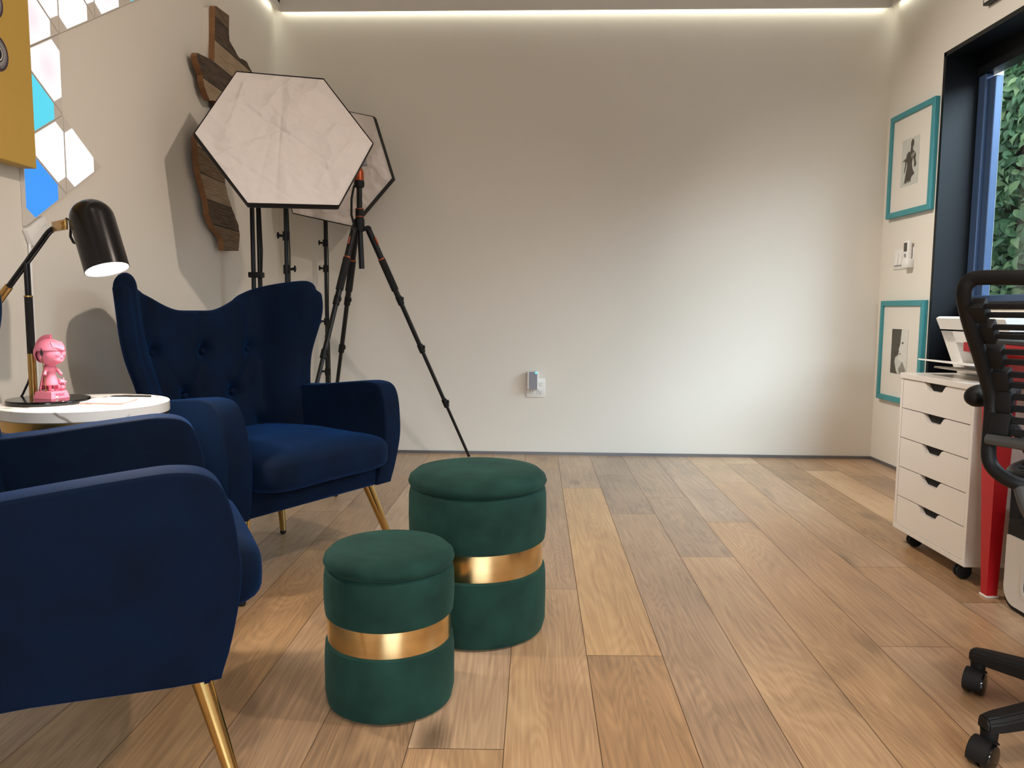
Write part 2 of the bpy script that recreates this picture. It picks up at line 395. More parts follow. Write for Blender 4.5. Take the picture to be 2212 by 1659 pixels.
b = MB(); b.box((XL-T, YR-.2, 0), (XL, 5.0, ZT)); struct(b.build('wall_left', M['wall'], smooth=0))
b = MB(); b.prism([(XL-T, YB0, 0), (XR+T, YB1, 0), (XR+T, YB1+.2, 0), (XL-T, YB0+.2, 0)], (0, 0, ZT)); struct(b.build('wall_back', M['wall'], smooth=0))
# right wall with window opening
WY0, WY1, WZ0, WZ1 = 1.3, 4.0, .93, 2.17
b = MB()
b.box((XR, WY1, 0), (XR+.3, 5.0, ZT)); b.box((XR, YR-.2, 0), (XR+.3, WY0, ZT)); b.box((XR, WY0, WZ1), (XR+.3, WY1, ZT))
b.box((XR, WY0, 0), (XR+.3, 3.60, WZ0))
struct(b.build('wall_right', M['wall'], smooth=0))
# unseen rear wall, its opening added to let in the fill light
b = MB(); b.box((XL, YR-.2, 0), (-.35, YR, ZT)); b.box((1.95, YR-.2, 0), (XR, YR, ZT)); b.box((-.35, YR-.2, 2.12), (1.95, YR, ZT))
struct(b.build('wall_rear', M['wall'], smooth=0))
b = MB(); b.box((XL-T, YR-.2, ZT), (XR+.3, 5.0, ZT+.1)); struct(b.build('ceiling', M['ceiling'], smooth=0))
# lowered upper walls that hide the cove light
E_ = .042
b = MB()
b.prism([(XL+E_, by(XL)-E_-.001, ZC), (XR-E_, by(XR)-E_-.001, ZC), (XR-E_, by(XR)-E_+.012, ZC), (XL+E_, by(XL)-E_+.012, ZC)], (0, 0, ZT-ZC))
b.box((XL+E_-.012, YR, ZC), (XL+E_, by(XL)-E_, ZT)); b.box((XR-E_, YR, ZC), (XR-E_+.012, by(XR)-E_, ZT))
# light shelf closing the top of the gap
b.prism([(XL, by(XL)-E_, 2.63), (XR, by(XR)-E_, 2.63), (XR, by(XR), 2.63), (XL, by(XL), 2.63)], (0, 0, .02))
b.box((XL, YR, 2.63), (XL+E_, by(XL)-E_, 2.65)); b.box((XR-E_, YR, 2.63), (XR, by(XR)-E_, 2.65))
struct(b.build('trim_1', M['ceiling'], smooth=0))
# base reveal strips
b = MB(); b.prism([(XL, YB0-.006, 0), (XR, YB1-.006, 0), (XR, YB1, 0), (XL, YB0, 0)], (0, 0, .018)); struct(b.build('baseboard_back', M['reveal'], smooth=0))
b = MB(); b.box((XR-.006, 4.0, 0), (XR, 4.56, .018)); b.box((XR-.006, YR, 0), (XR, 3.6, .018)); struct(b.build('baseboard_right', M['reveal'], smooth=0))
b = MB(); b.box((XL, YR, 0), (XL+.006, 4.66, .018)); struct(b.build('baseboard_left', M['reveal'], smooth=0))

# ------------------------------------------------------------------ window in the right wall
win = struct(bpy.data.objects.new('window_1', None)); COL.objects.link(win)
b = MB(); XG = 2.30
b.box((XR-.003, WY1-.022, 0), (XG+.06, WY1, WZ1)); b.box((XR-.003, WY0, WZ1-.022), (XG+.06, WY1, WZ1)); b.box((XR-.003, WY0, WZ0), (XG+.06, WY0+.022, WZ1)); b.box((XR-.02, WY0, WZ0-.022), (XG+.06, 3.60, WZ0))
b.box((XG-.02, 3.60, 0), (XG+.06, WY1-.02, .93))          # solid panel below the glass by the corner
b.box((XG-.02, WY0, WZ1-.12), (XG+.05, WY1-.02, WZ1-.02)); b.box((XR, 3.59, 0), (XG, 3.605, WZ0))
struct(b.build('window_frame', M['window_black'], win, smooth=0))
b = MB(); b.box((XG-.01, 3.92, .93), (XG+.03, 3.978, 2.05), .004); b.box((XG+.012, 3.875, .95), (XG+.05, 3.925, 2.03), .004); b.box((XG-.005, WY0, .93), (XG+.05, 3.93, .965), .004)
struct(b.build('window_sash', M['sash_grey'], win, smooth=0))
b = MB(); b.box((XG+.025, WY0, .95), (XG+.031, 3.88, 2.06)); struct(b.build('window_pane', M['glass'], win, smooth=0))
b = MB(); b.box((XG-.04, 3.9, .925), (XG+.0, 3.975, .935)); struct(b.build('window_sill', M['sash_grey'], win, smooth=0))

# ivy hedge outside
bm = bmesh.new(); tl = bm.loops.layers.float_color.new('tone'); rr = random.Random(11)
for i in range(5200):
    x = 2.86+abs(rr.gauss(0, .09)); y = rr.uniform(3.6, 6.0); z = rr.uniform(.55, 2.55); s = rr.uniform(.028, .052)
    d = Vector((-1, rr.uniform(-1, .2), rr.uniform(-.2, 1.1))).normalized(); n_ = d
    a = Vector((rr.uniform(-.4, .4), rr.uniform(-1, 1), rr.uniform(-1, .25))); a = (a-n_*a.dot(n_)).normalized(); c = n_.cross(a)
    p = Vector((x, y, z)); t0 = rr.random(); cup = .25*s
    prof = ((-1, 0), (-.55, .38), (0, .5), (.5, .33), (1.15, 0))
    mid = [bm.verts.new(p+a*s*q[0]-n_*cup*(q[0]**2)) for q in prof]
    for sg in (1, -1):
        ed = [bm.verts.new(p+a*s*q[0]+c*s*q[1]*sg+n_*cup*(.8-(q[0]**2))) for q in prof[1:4]]
        for q in ((mid[0], ed[0], mid[1]), (mid[1], ed[0], ed[1], mid[2]), (mid[2], ed[1], ed[2], mid[3]), (mid[3], ed[2], mid[4])):
            f = bm.faces.new(q if sg > 0 else q[::-1]); f.smooth = True
            for lp in f.loops: lp[tl] = (t0, t0, t0, 1)
me = bpy.data.meshes.new('ivy_foliage'); bm.to_mesh(me); bm.free(); me.materials.append(M['leaf'])
ivy = bpy.data.objects.new('ivy_hedge', me); COL.objects.link(ivy); ivy['kind'] = 'stuff'
put(ivy, 'dense green ivy hedge outside the window in the right wall', 'hedge')
b = MB(); b.box((3.1, 3.5, 0), (3.25, 6.4, 2.5)); hb = b.build('hedge_backing', M['brown'], ivy, smooth=0)  # solid dark slab added behind the leaves as backing
b = MB(); b.box((2.43, 1.0, -.1), (3.3, 6.4, .0)); struct(b.build('patio_ground', M['brown'], smooth=0))

# ------------------------------------------------------------------ armchairs (local x = forward, y = left)
def make_armchair():
    t = thing('armchair', '', 'armchair', (0, 0, 0), 0, 'blue wingback armchairs')
    v = M['velvet_blue']
    b = MB(); b.box((-.60, -.325, .238), (-.02, .325, .35), .02, 3); b.build('seat_frame', v, t, local=True)
    # cushion
    b = MB(); b.super((-.225, 0, .372), (.302, .283, .075), .55, .22, 72, 28)
    for q in b.bm.verts:
        q.co.z += .018*(1-((q.co.x+.225)/.31)**2)*(1-(q.co.y/.3)**2) + .02*noise.noise(q.co*7)*.4
    b.build('seat_cushion', v, t, smooth=180, local=True)
    # arms
    prof = [(-.56, .265), (-.30, .252), (-.05, .24), (-.012, .26), (.018, .40), (.014, .49), (.000, .560), (-.026, .600), (-.075, .613), (-.15, .609), (-.34, .588), (-.56, .560), (-.60, .42)]
    ps = smooth_poly([(x, 0, z) for x, z in prof], 4)
    for sg in (1, -1):
        b = MB(); b.prism([(p.x, -.042, p.z) for p in ps], (0, .084, 0), .022, 4)
        for q in b.bm.verts:
            h = (q.co.z-.24)/.37
            q.co.y = sg*(.322+.028*h*h+.006*math.sin(h*3)) + q.co.y
        # stitched pleats round the front corner
        o = b.build('armrest', v, t, smooth=50, local=True)
        b = MB(); b.tube([(p.x*1.0, sg*(.322+.028*((p.z-.24)/.37)**2+.006*math.sin((p.z-.24)/.37*3)+.0385), p.z-.0) for p in [Vector((q.x-.02 if q.x > -.1 else q.x, 0, q.z-.016 if q.z > .55 else q.z)) for q in ps[9:40]]], .0028, 6); b.build('piping', v, o, local=True)
    # wing back
    NU, NV = 48, 34
    btn = [(-.2, .72), (0, .72), (.2, .72), (-.1, .565), (.1, .565), (-.2, .43), (0, .43), (.2, .43)]
    def surf(u, q):
        au = abs(u)
        zt = .838 + .120*sstep(.14, .95, au) - .016*sstep(.94, 1, au)
        z = .34+(zt-.34)*q
        wv = .30+.075*sstep(.3, .95, q)
        lat = wv*math.copysign(1-(1-au)**1.0, u)
        xb = -.50-.11*q
        wing = (.118+.062*sstep(.55, .95, q))*sstep(.60, 1.0, au)
        x = xb+wing+.012*(1-u*u)
        # tufting
        dz = 0
        for (by_, bz) in btn:
            d2 = ((lat-by_)/.030)**2+((z-bz)/.030)**2; dz += .034*math.exp(-d2)
        for by_ in (-.2, 0, .2):
            if z > .72: dz += .013*math.exp(-((lat-by_)/.012)**2)
        for (a_, c_) in (((-.2, .72), (-.1, .565)), ((0, .72), (-.1, .565)), ((0, .72), (.1, .565)), ((.2, .72), (.1, .565)), ((-.1, .565), (-.2, .43)), ((-.1, .565), (0, .43)), ((.1, .565), (0, .43)), ((.1, .565), (.2, .43))):
            A, B, Pp = Vector(a_), Vector(c_), Vector((lat, z)); k = max(0, min(1, (Pp-A).dot(B-A)/(B-A).length_squared)); d = (Pp-A-(B-A)*k).length
            dz += .010*math.exp(-(d/.014)**2)
        dz += .016*math.exp(-((au-.70)/.05)**2)*sstep(.0, .3, 1-q)
        return Vector((x-dz, lat, z))
    def nrm(u): 
        a = R(68)*sstep(.55, 1, abs(u)); return Vector((-math.cos(a), math.copysign(math.sin(a), u), 0))
    b = MB()
    F = [[surf(-1+2*i/NU, j/NV) for i in range(NU+1)] for j in range(NV+1)]
    def wire(sec):
        return [[b.bm.verts.new(p) for p in row] for row in sec]
    th = .085
    Bk = [[p+nrm(-1+2*i/NU)*(th-.03*abs(-1+2*i/NU)) + Vector((0, 0, -.0)) for i, p in enumerate(row)] for row in [[surf(-1+2*i/NU, j/NV) for i in range(NU+1)] for j in range(NV+1)]]
    f_ = wire(F); k_ = wire(Bk)
    for j in range(NV):
        for i in range(NU):
            b.bm.faces.new((f_[j][i], f_[j][i+1], f_[j+1][i+1], f_[j+1][i])); b.bm.faces.new((k_[j][i+1], k_[j][i], k_[j+1][i], k_[j+1][i+1]))
    def rim(fa, ba, out):
        ms = []
        for a_, c_, o_ in zip(fa, ba, out):
            ms.append([b.bm.verts.new(a_.co.lerp(c_.co, t_)+Vector(o_)*s_) for t_, s_ in ((.12, .018), (.35, .030), (.65, .030), (.88, .018))])
        for i in range(len(fa)-1):
            L0 = [fa[i]]+ms[i]+[ba[i]]; L1 = [fa[i+1]]+ms[i+1]+[ba[i+1]]
            for q in range(5): b.bm.faces.new((L0[q], L0[q+1], L1[q+1], L1[q]))
        return ms
    rim([r_[NU] for r_ in f_], [r_[NU] for r_ in k_], [(.9, .35, 0)]*(NV+1))
    rim([r_[0] for r_ in f_], [r_[0] for r_ in k_], [(.9, -.35, 0)]*(NV+1))
    rim(f_[NV], k_[NV], [(0, 0, 1)]*(NU+1)); rim(f_[0], k_[0], [(0, 0, -.3)]*(NU+1))
    bmesh.ops.holes_fill(b.bm, edges=[e for e in b.bm.edges if e.is_boundary], sides=0)
    bmesh.ops.recalc_face_normals(b.bm, faces=b.bm.faces[:])
    bk = b.build('backrest', v, t, smooth=180, local=True)
    sm = bk.modifiers.new('sub', 'SUBSURF'); sm.levels = 1; sm.render_levels = 1
    for (y_, z_) in btn[:5]:
        q = (z_-.34)/(.858-.34); s_ = surf(y_/.36, q)
        b = MB(); b.ball((-.50-.11*q-.018, y_, z_), (.007, .011, .011), 2); b.build('button', v, bk, local=True)
    # legs
    for (x, y, fx, fy) in ((-.055, .27, .01, .34), (-.055, -.27, .01, -.34), (-.44, .20, -.46, .235), (-.44, -.20, -.46, -.235)):
        b = MB(); p0, p1 = Vector((x, y, .25)), Vector((fx, fy, .0)); d = p1-p0
        b.tube([p0, p0+d*.94], [.0195, .0115], 20); o = b.build('leg', M['gold'], t, local=True)
        b = MB(); b.tube([p0+d*.935, p0+d*.97, p0+d*.992, p1+Vector((0, 0, .0008))], [.0118, .0116, .009, .004], 16); b.build('foot_cap', M['black_rubber'], o, local=True)
    return t
ch = make_armchair()
ch.location = (-.64, 2.49, 0); ch.rotation_euler = (0, 0, R(-31.5))
ch['label'] = 'blue velvet wingback armchair facing the camera beside the marble side table'
ch2 = copy_tree(ch)
ch2.location = (-.652, 1.600, 0); ch2.rotation_euler = (0, 0, R(26.5))
ch2['label'] = 'nearest blue velvet armchair cut off by left edge, seen from its armrest side'

# ------------------------------------------------------------------ storage stools
def stool(name, label, c, r, h_body, h_top, b0, b1, group):
    t = thing(name, label, 'stool', (c[0], c[1], 0), 0, group)
    g = M['velvet_green']
    lean = .015
    b = MB(); b.lathe([(0, .001), (r*.90, .001), (r*.965, .006), (r*1.0, .03), (r*1.004, b0*.6), (r*1.0, b0-.03), (r*.985, b0-.008), (r*.93, b0), (0, b0)], 72); b.build('lower_body', g, t, local=True)
    b = MB(); b.lathe([(r*.90, b0-.004), (r*.952, b0-.004), (r*.955, b0), (r*.955, b1), (r*.952, b1+.004), (r*.90, b1+.004)], 72); b.build('metal_band', M['brass_band'], t, local=True)
    b = MB(); b.lathe([(0, b1), (r*.93, b1), (r*.985, b1+.008), (r*1.0, b1+.03), (r*1.005, (b1+h_body)/2), (r*1.0, h_body-.02), (r*.985, h_body-.006), (r*.94, h_body), (0, h_body)], 72); b.build('upper_body', g, t, local=True)
    d = h_top-h_body
    b = MB(); b.lathe([(0, h_body+.002), (r*.95, h_body+.002), (r*.985, h_body+.007), (r*1.008, h_body+d*.30), (r*.985, h_body+d*.55), (r*.90, h_body+d*.80), (r*.72, h_body+d*.93), (r*.45, h_body+d*.985), (0, h_top)], 72); b.build('lid', g, t, smooth=60, local=True)
    return t
stool('storage_stool', 'tall green velvet storage stool with gold band behind the smaller one', (-.106, 2.085), .189, .398, .452, .185, .248, 'green velvet storage stools')
stool('storage_stool', 'short green velvet storage stool with gold band in front of the taller one', (-.284, 1.682), .145, .311, .358, .151, .200, 'green velvet storage stools')

# ------------------------------------------------------------------ side table and what stands on it
TC = (-1.151, 2.031); ZTB = .625
t = thing('side_table', 'round white marble side table with gold rim between the blue armchairs', 'table', (TC[0], TC[1], 0))
b = MB(); b.lathe([(0, ZTB-.028), (.203, ZTB-.028), (.205, ZTB-.026), (.205, ZTB-.0015), (.2035, ZTB), (0, ZTB)], 96); b.build('tabletop', M['marble'], t, local=True)
b = MB(); b.lathe([(.196, ZTB-.056), (.201, ZTB-.056), (.201, ZTB-.029), (.196, ZTB-.029), (.196, ZTB-.056)], 96); b.build('rim', M['brass'], t, local=True)
b = MB(); b.lathe([(0, ZTB-.05), (.03, ZTB-.05), (.03, ZTB-.06), (.0175, ZTB-.065), (.0175, .02), (0, .02)], 32); b.build('pedestal', M['brass'], t, local=True)
b = MB(); b.lathe([(0, .001), (.15, .001), (.152, .008), (.14, .016), (.02, .02), (0, .02)], 64); b.build('base', M['brass'], t, local=True)

# lamp
LB = Vector((-1.298, 2.043, 0)); DC = (-1.24, 2.015)
lamp = thing('desk_lamp', 'black and brass desk lamp with lit bullet shade on side table', 'lamp', (DC[0], DC[1], ZTB))
b = MB(); b.lathe([(0, .0005), (.097, .0005), (.0985, .003), (.0985, .009), (.097, .012), (0, .012)], 72); b.build('base', M['black_gloss'], lamp, local=True)
b = MB(); b.tube([LB+Vector((0, 0, .637)), LB+Vector((0, 0, .753))], .0098, 20); b.build('lower_pole', M['brass'], lamp)
b = MB(); b.tube([LB+Vector((0, 0, .753)), LB+Vector((0, 0, .904))], .0098, 20); b.build('grip', M['black_foam'], lamp)
b = MB(); b.tube([LB+Vector((0, 0, .903)), LB+Vector((0, 0, .907))], .0112, 20); b.build('collar', M['brass'], lamp)
b = MB(); b.tube([LB+Vector((0, 0, .907)), LB+Vector((0, 0, .992))], .0078, 20); b.build('upper_pole', M['lamp_black'], lamp)
yl = 2.043
b = MB(); b.tube([(-1.352, yl, .926), (-1.300, yl, .991), (-1.252, yl, 1.052), (-1.243, yl, 1.064), (-1.234, yl, 1.074), (-1.224, yl, 1.081), (-1.212, yl, 1.084)], .0078, 16); b.build('arm', M['lamp_black'], lamp)
b = MB(); b.tube([(-1.348, yl, .931), (-1.408, yl, .856)], .0105, 20); b.build('counterweight', M['brass'], lamp)
AX = Vector((.339, -.16, -1)).normalized(); TOP = Vector((-1.118, 2.020, 1.152))
bA, bB = Vector((-1.222, 2.042, 1.087)), Vector((-1.148, 1.975, 1.083)); bd_ = (bB-bA); bn_ = Vector((bd_.y, -bd_.x, 0)).normalized()
if bn_.y > 0: bn_ = -bn_
b = MB(); b.box((0, -.004, -.013), (bd_.length, .004, .013), .002, mtx=Matrix.Translation(bA) @ Matrix.Rotation(math.atan2(bd_.y, bd_.x), 4, 'Z')); bb_ = b.build('bracket', M['brass'], lamp)
b = MB(); b.tube([bB-bd_*.12+bn_*.003, bB-bd_*.12+bn_*.006, bB-bd_*.12+bn_*.010], [.011, .011, .007], 24); b.build('screw', M['brass'], bb_)
sh_m = Matrix.Translation(TOP) @ AX.to_track_quat('Z', 'Y').to_matrix().to_4x4()
r0 = .0535
dome = [(r0*math.sin(a), r0*(1-math.cos(a))) for a in [R(x) for x in range(0, 91, 9)]]
b = MB(); b.lathe(dome+[(r0, .19), (r0-.002, .1905), (r0-.002, r0)]+[(r*.96, z+.002) for r, z in dome[::-1]], 64, sh_m); b.build('shade', M['lamp_black'], lamp, smooth=40)
b = MB(); b.lathe([(0, .184), (r0-.0025, .184), (r0-.0025, .188), (0, .1895)], 48, sh_m); b.build('bulb', M['bulb'], lamp)
b = MB(); b.tube([(-1.196, yl+.004, 1.098), (-1.188, yl+.004, 1.109), (-1.18, yl+.003, 1.105), (-1.176, yl, 1.085), (-1.176, yl-.004, 1.062), (-1.165, yl-.01, 1.046), (-1.150, yl-.015, 1.042)], .0035, 10); b.build('switch_cord', M['black_rubber'], lamp)
b = MB(); b.tube([(-1.306, yl+.012, .71), (-1.318, yl+.012, .675), (-1.335, yl+.012, .642), (-1.345, yl+.015, .63)], .003, 8); b.build('power_cord', M['black_rubber'], lamp)
sl = bpy.data.lights.new('lamp_light', 'SPOT'); sl.energy = 24; sl.spot_size = R(140); sl.spot_blend = .6; sl.color = (1, .93, .82); sl.shadow_soft_size = .04
so = bpy.data.objects.new('lamp_light', sl); COL.objects.link(so); so.parent = lamp; so.location = (TOP+AX*.198)-Vector((DC[0], DC[1], ZTB)); so.rotation_euler = AX.to_track_quat('-Z', 'Y').to_euler()

# figurine (front = local +x)
FC = (-1.237, 2.022, .637)
fig = thing('figurine', 'pink resin figurine of a helmeted child warrior on a plinth', 'figurine', FC, R(-14))
b = MB(); t_ = bmesh.new(); bmesh.ops.create_cube(t_, size=1)
for v in t_.verts: v.co = Vector((v.co.x*(.060 if v.co.z < 0 else .050), v.co.y*(.060 if v.co.z < 0 else .050), .0003+(v.co.z+.5)*.0185))
b.add(t_); b.build('plinth', M['pink'], fig, smooth=0, local=True)
fc = bpy.data.curves.new('letters', 'FONT'); fc.body = 'JYENT'; fc.size = .011; fc.extrude = .0004; fc.align_x = 'CENTER'
fo = bpy.data.objects.new('t', fc); COL.objects.link(fo); bpy.context.view_layer.update()
lm = bpy.data.meshes.new_from_object(fo); bpy.data.objects.remove(fo)
lm.transform(Matrix.Translation((.0293, 0, .0058)) @ Matrix.Rotation(R(90), 4, 'Z') @ Matrix.Rotation(R(90-15), 4, 'X')); lm.materials.append(M['pink_letter'])
lo = bpy.data.objects.new('lettering', lm); COL.objects.link(lo); lo.parent = fig
b = MB(); b.ball((.029, -.012, .004), (.002, .0035, .0035), 2); b.build('sticker', M['white_plastic'], fig, local=True)
# body: legs, tunic, torso, arms, neck and head as one surface
b = MB()
for sy in (1, -1):
    b.tube([(.004, .007*sy, .018), (.003, .0065*sy, .040)], [.0048, .0045], 12); b.ball((.008, .007*sy, .021), (.0085, .005, .004), 2)
b.lathe([(0, .034), (.0195, .034), (.0185, .040), (.0135, .056), (.0115, .064), (.0135, .074), (.0125, .084), (.006, .088), (.0055, .094), (0, .096)], 24)
for sy in (1, -1):
    hx = Vector((.012, -.030, .066)) if sy < 0 else Vector((.016, .0172, .0635))
    b.tube([(0, .012*sy, .081), (.004, .021*sy, .071), hx], [.0055, .005, .0042], 12); b.ball(hx, .0052, 2)
b.ball((.006, 0, .117), (.0335, .0325, .031), 4); b.ball((.022, 0, .104), (.017, .019, .013), 3)
b.ball((.0375, 0, .108), (.0045, .004, .0035), 2); b.ball((.0355, 0, .0985), (.0035, .006, .0018), 2)
for sy in (1, -1): b.ball((.003, .0328*sy, .112), (.0055, .0045, .0085), 2)
bd = b.build('body', M['pink'], fig, smooth=180, local=True)
rm = bd.modifiers.new('rm', 'REMESH'); rm.mode = 'VOXEL'; rm.voxel_size = .0011; rm.use_smooth_shade = True
s2 = bd.modifiers.new('sm', 'SMOOTH'); s2.iterations = 3; s2.factor = .5
b = MB()
for sy in (1, -1): b.tube([(.0386, .006*sy, .1135), (.0378, .0105*sy, .1125), (.0352, .0155*sy, .1140)], .0009, 6)
b.build('eyelids', M['pink_letter'], bd, local=True)
# helmet: cap with brim, cheek line and crest
b = MB(); t_ = bmesh.new(); bmesh.ops.create_icosphere(t_, subdivisions=4, radius=1)
for v in t_.verts: v.co = Vector((v.co.x*.0385+.001, v.co.y*.0365, v.co.z*.036+.121))
dl = [v for v in t_.verts if v.co.z < (.124 if v.co.x > -.006 else .124-.045*min(1, (-.006-v.co.x)/.018))]
bmesh.ops.delete(t_, geom=dl, context='VERTS'); b.add(t_)
hm = b.build('helmet', M['pink'], fig, smooth=180, local=True); so_ = hm.modifiers.new('s', 'SOLIDIFY'); so_.thickness = .0022
b = MB(); b.prism([(.030, -.02, .131), (.036, -.012, .130), (.046, 0, .124), (.036, .012, .130), (.030, .02, .131), (.022, .018, .146), (.022, -.018, .146)], (.002, 0, .004), .001); b.build('visor', M['pink'], hm, smooth=0, local=True)
b = MB(); arc = [(.001+.047*math.cos(a), .004, .121+.047*math.sin(a)) for a in [R(x) for x in range(80, 190, 8)]]; inn = [(.001+.036*math.cos(a), .004, .121+.035*math.sin(a)) for a in [R(x) for x in range(186, 78, -8)]]
b.prism([(x, -.004, z) for x, _, z in arc+inn], (0, .008, 0), .0008); b.build('crest', M['pink'], hm, smooth=30, local=True)
b = MB(); n0 = 14; rows = []
for j in range(9):
    q = j/8; z = .088-.068*q; rows.append([b.bm.verts.new((-.004-(.011+.016*q)*math.cos(R(-75+150*i/n0))*(1+.06*math.sin(i*2.1)), (.011+.014*q)*math.sin(R(-75+150*i/n0)), z)) for i in range(n0+1)])
for j in range(8):
    for i in range(n0): b.bm.faces.new((rows[j][i], rows[j][i+1], rows[j+1][i+1], rows[j+1][i]))
cp = b.build('cape', M['pink'], fig, smooth=180, local=True); so_ = cp.modifiers.new('s', 'SOLIDIFY'); so_.thickness = .002
b = MB(); b.tube([(.0125, -.0285, .0185), (.0125, -.0362, .116)], .0010, 8); sp_ = b.build('spear', M['brass'], fig, local=True)
b = MB(); b.tube([(.0125, -.036, .114), (.0125, -.0365, .120), (.0125, -.0372, .135)], [.0014, .0034, .0003], 8); b.build('spear_tip', M['black_metal'], sp_, local=True)
b = MB(); b.ball((.016, .017, .028), (.010, .009, .011), 3); b.ball((.018, .017, .040), (.0095, .0095, .0085), 3)
for sy in (1, -1):
    b.ball((.0255, .017+.0045*sy, .041), (.003, .0036, .0036), 2); b.ball((.017, .017+.007*sy, .048), (.003, .002, .004), 2); b.ball((.014, .017+.009*sy, .028), (.008, .003, .009), 2)
b.ball((.0275, .017, .0375), (.003, .0016, .002), 2)
b.build('owl', M['pink'], fig, smooth=180, local=True)

# cards on the table
b = MB(); b.prism([(-1.153, 1.99, ZTB+.0006), (-1.157, 2.09, ZTB+.0006), (-1.04, 2.088, ZTB+.0006), (-1.031, 1.985, ZTB+.0006)], (0, 0, .0038)); 
cd = b.build('greeting_card', M['card_pink'], smooth=0); put(cd, 'white card with pink edges lying at front of the marble table', 'card')
b = MB(); b.prism([(-1.151, 1.992, ZTB+.0044), (-1.155, 2.088, ZTB+.0044), (-1.042, 2.086, ZTB+.0044), (-1.033, 1.987, ZTB+.0044)], (0, 0, .0006)); b.build('cover', M['paper'], cd, smooth=0)
b = MB(); b.prism([(-1.139, 2.112, ZTB+.0006), (-1.145, 2.17, ZTB+.0006), (-1.042, 2.176, ZTB+.0006), (-1.005, 2.104, ZTB+.0006)], (0, 0, .0022))
cd = b.build('leaflet', M['paper'], smooth=0); put(cd, 'black and white leaflet lying at back right of the marble table', 'leaflet')
b = MB(); b.prism([(-1.141, 2.130, ZTB+.0028), (-1.145, 2.169, ZTB+.0028), (-1.044, 2.175, ZTB+.0028), (-1.024, 2.132, ZTB+.0028)], (0, 0, .0005)); b.build('printed_panel', M['black_plastic'], cd, smooth=0)

# ------------------------------------------------------------------ left wall: light panels, yellow canvas, wooden wall art
cols = {'w': (255, 242, 242), 'p': (255, 230, 235), 'c': (70, 214, 238), 'b': (20, 148, 250)}
def panel_mat(key, s):
    m, N, L, P = new_mat('panel_light_'+key)
    tc = N.new('ShaderNodeTexCoord'); ln = N.new('ShaderNodeVectorMath'); ln.operation = 'LENGTH'; L.new(tc.outputs['Object'], ln.inputs[0])
    rp = N.new('ShaderNodeValToRGB'); rp.color_ramp.elements[0].position = .02; rp.color_ramp.elements[1].position = .085
    c = lin(cols[key]); rp.color_ramp.elements[0].color = c+(1,)
    rp.color_ramp.elements[1].color = (tuple(min(1, x*1.0+.25) for x in c) if key in 'wp' else c)+(1,)
    L.new(ln.outputs['Value'], rp.inputs[0]); L.new(rp.outputs[0], P.inputs['Emission Color']); P.inputs['Emission Strength'].default_value = s
    P.inputs['Base Color'].default_value = (.06, .06, .06, 1)
    return m
PM = {'w': panel_mat('w', 1.12), 'p': panel_mat('p', 1.05), 'c': panel_mat('c', 1.0), 'b': panel_mat('b', 1.0)}
G = {'A': (2.45, 1.471), 'B': (2.66, 1.35), 'C': (2.45, 1.229), 'D': (2.24, 1.35), 'E': (2.24, 1.108), 'F': (2.24, 1.592), 'G': (2.45, 1.714), 'H': (2.24, 1.835), 'I': (2.45, 1.957), 'J': (2.66, 1.835), 'K': (2.66, 2.078), 'L': (2.87, 1.957), 'N': (2.87, 2.2), 'O': (3.08, 2.078), 'Q': (2.66, 2.321)}
tris = [('ABC', 'w', 'white triangular light panel at the rightmost lower tip of the cluster'),
        ('ACD', 'w', 'white triangular light panel just above the deep blue one'),
        ('CED', 'b', 'deep blue triangular light panel at the bottom of the cluster'),
        ('DAF', 'c', 'turquoise triangular light panel beside the yellow canvas'),
        ('GAF', 'p', 'pale pink triangular light panel just above the turquoise one beside the canvas'),
        ('GHF', 'p', 'pink light panel nearest the yellow canvas at the top edge'),
        ('GIH', 'w', 'white light panel second from the yellow canvas along the top edge'),
        ('GIJ', 'w', 'large white light panel third from the yellow canvas along the top edge'),
        ('JKI', 'w', 'small white light panel fourth from the yellow canvas along the top edge'),
        ('JKL', 'p', 'pinkish white light panel just left of the turquoise one at the top edge'),
        ('KLN', 'w', 'light panel above the top edge between white and turquoise ones'),
        ('LNO', 'c', 'turquoise light panel at the right end of the top edge')]
for names, key, lab in tris:
    if names == 'KLN': continue
    pts = [Vector((0, G[n][0], G[n][1])) for n in names]; ce = sum(pts, Vector())/3
    t = thing('triangle_light', lab, 'light panel', (XL, ce.y, ce.z), 0, 'triangular light panels on the left wall')
    sh = [(p-ce)*.985 for p in pts]
    b = MB(); b.prism([Vector((.001, p.y, p.z)) for p in sh], (.011, 0, 0)); b.build('housing', M['hub_white'], t, smooth=0, local=True)
    cut = []
    for i in range(3):
        p, q, o_ = sh[i]*.95, sh[(i+1) % 3]*.95, sh[i-1]*.95
        cut += [p.lerp(o_, .2), p.lerp(q, .2)]
    b = MB(); b.prism([Vector((.0121, p.y, p.z)) for p in cut], (.001, 0, 0)); b.build('lit_face', PM[key], t, smooth=0, local=True)
t = thing('light_controller', 'white controller clip under the deep blue light panel', 'controller', (XL, 2.27, 1.10))
b = MB(); dirv = Vector((0, .21, .121)).normalized(); nv = Vector((0, .5, -.866))
p0 = Vector((XL+.001, 2.236, 1.098)); b.prism([p0, p0+dirv*.10, p0+dirv*.10+nv*.052, p0+nv*.052], (.016, 0, 0), .003); b.build('body', M['white_plastic'], t)
for k in (0, 1): 
    b = MB(); b.tube([p0+dirv*(.075+.012*k)+nv*.02+Vector((.016, 0, 0)), p0+dirv*(.075+.012*k)+nv*.02+Vector((.019, 0, 0))], .0035, 12); b.build('button', M['white_plastic'], t)
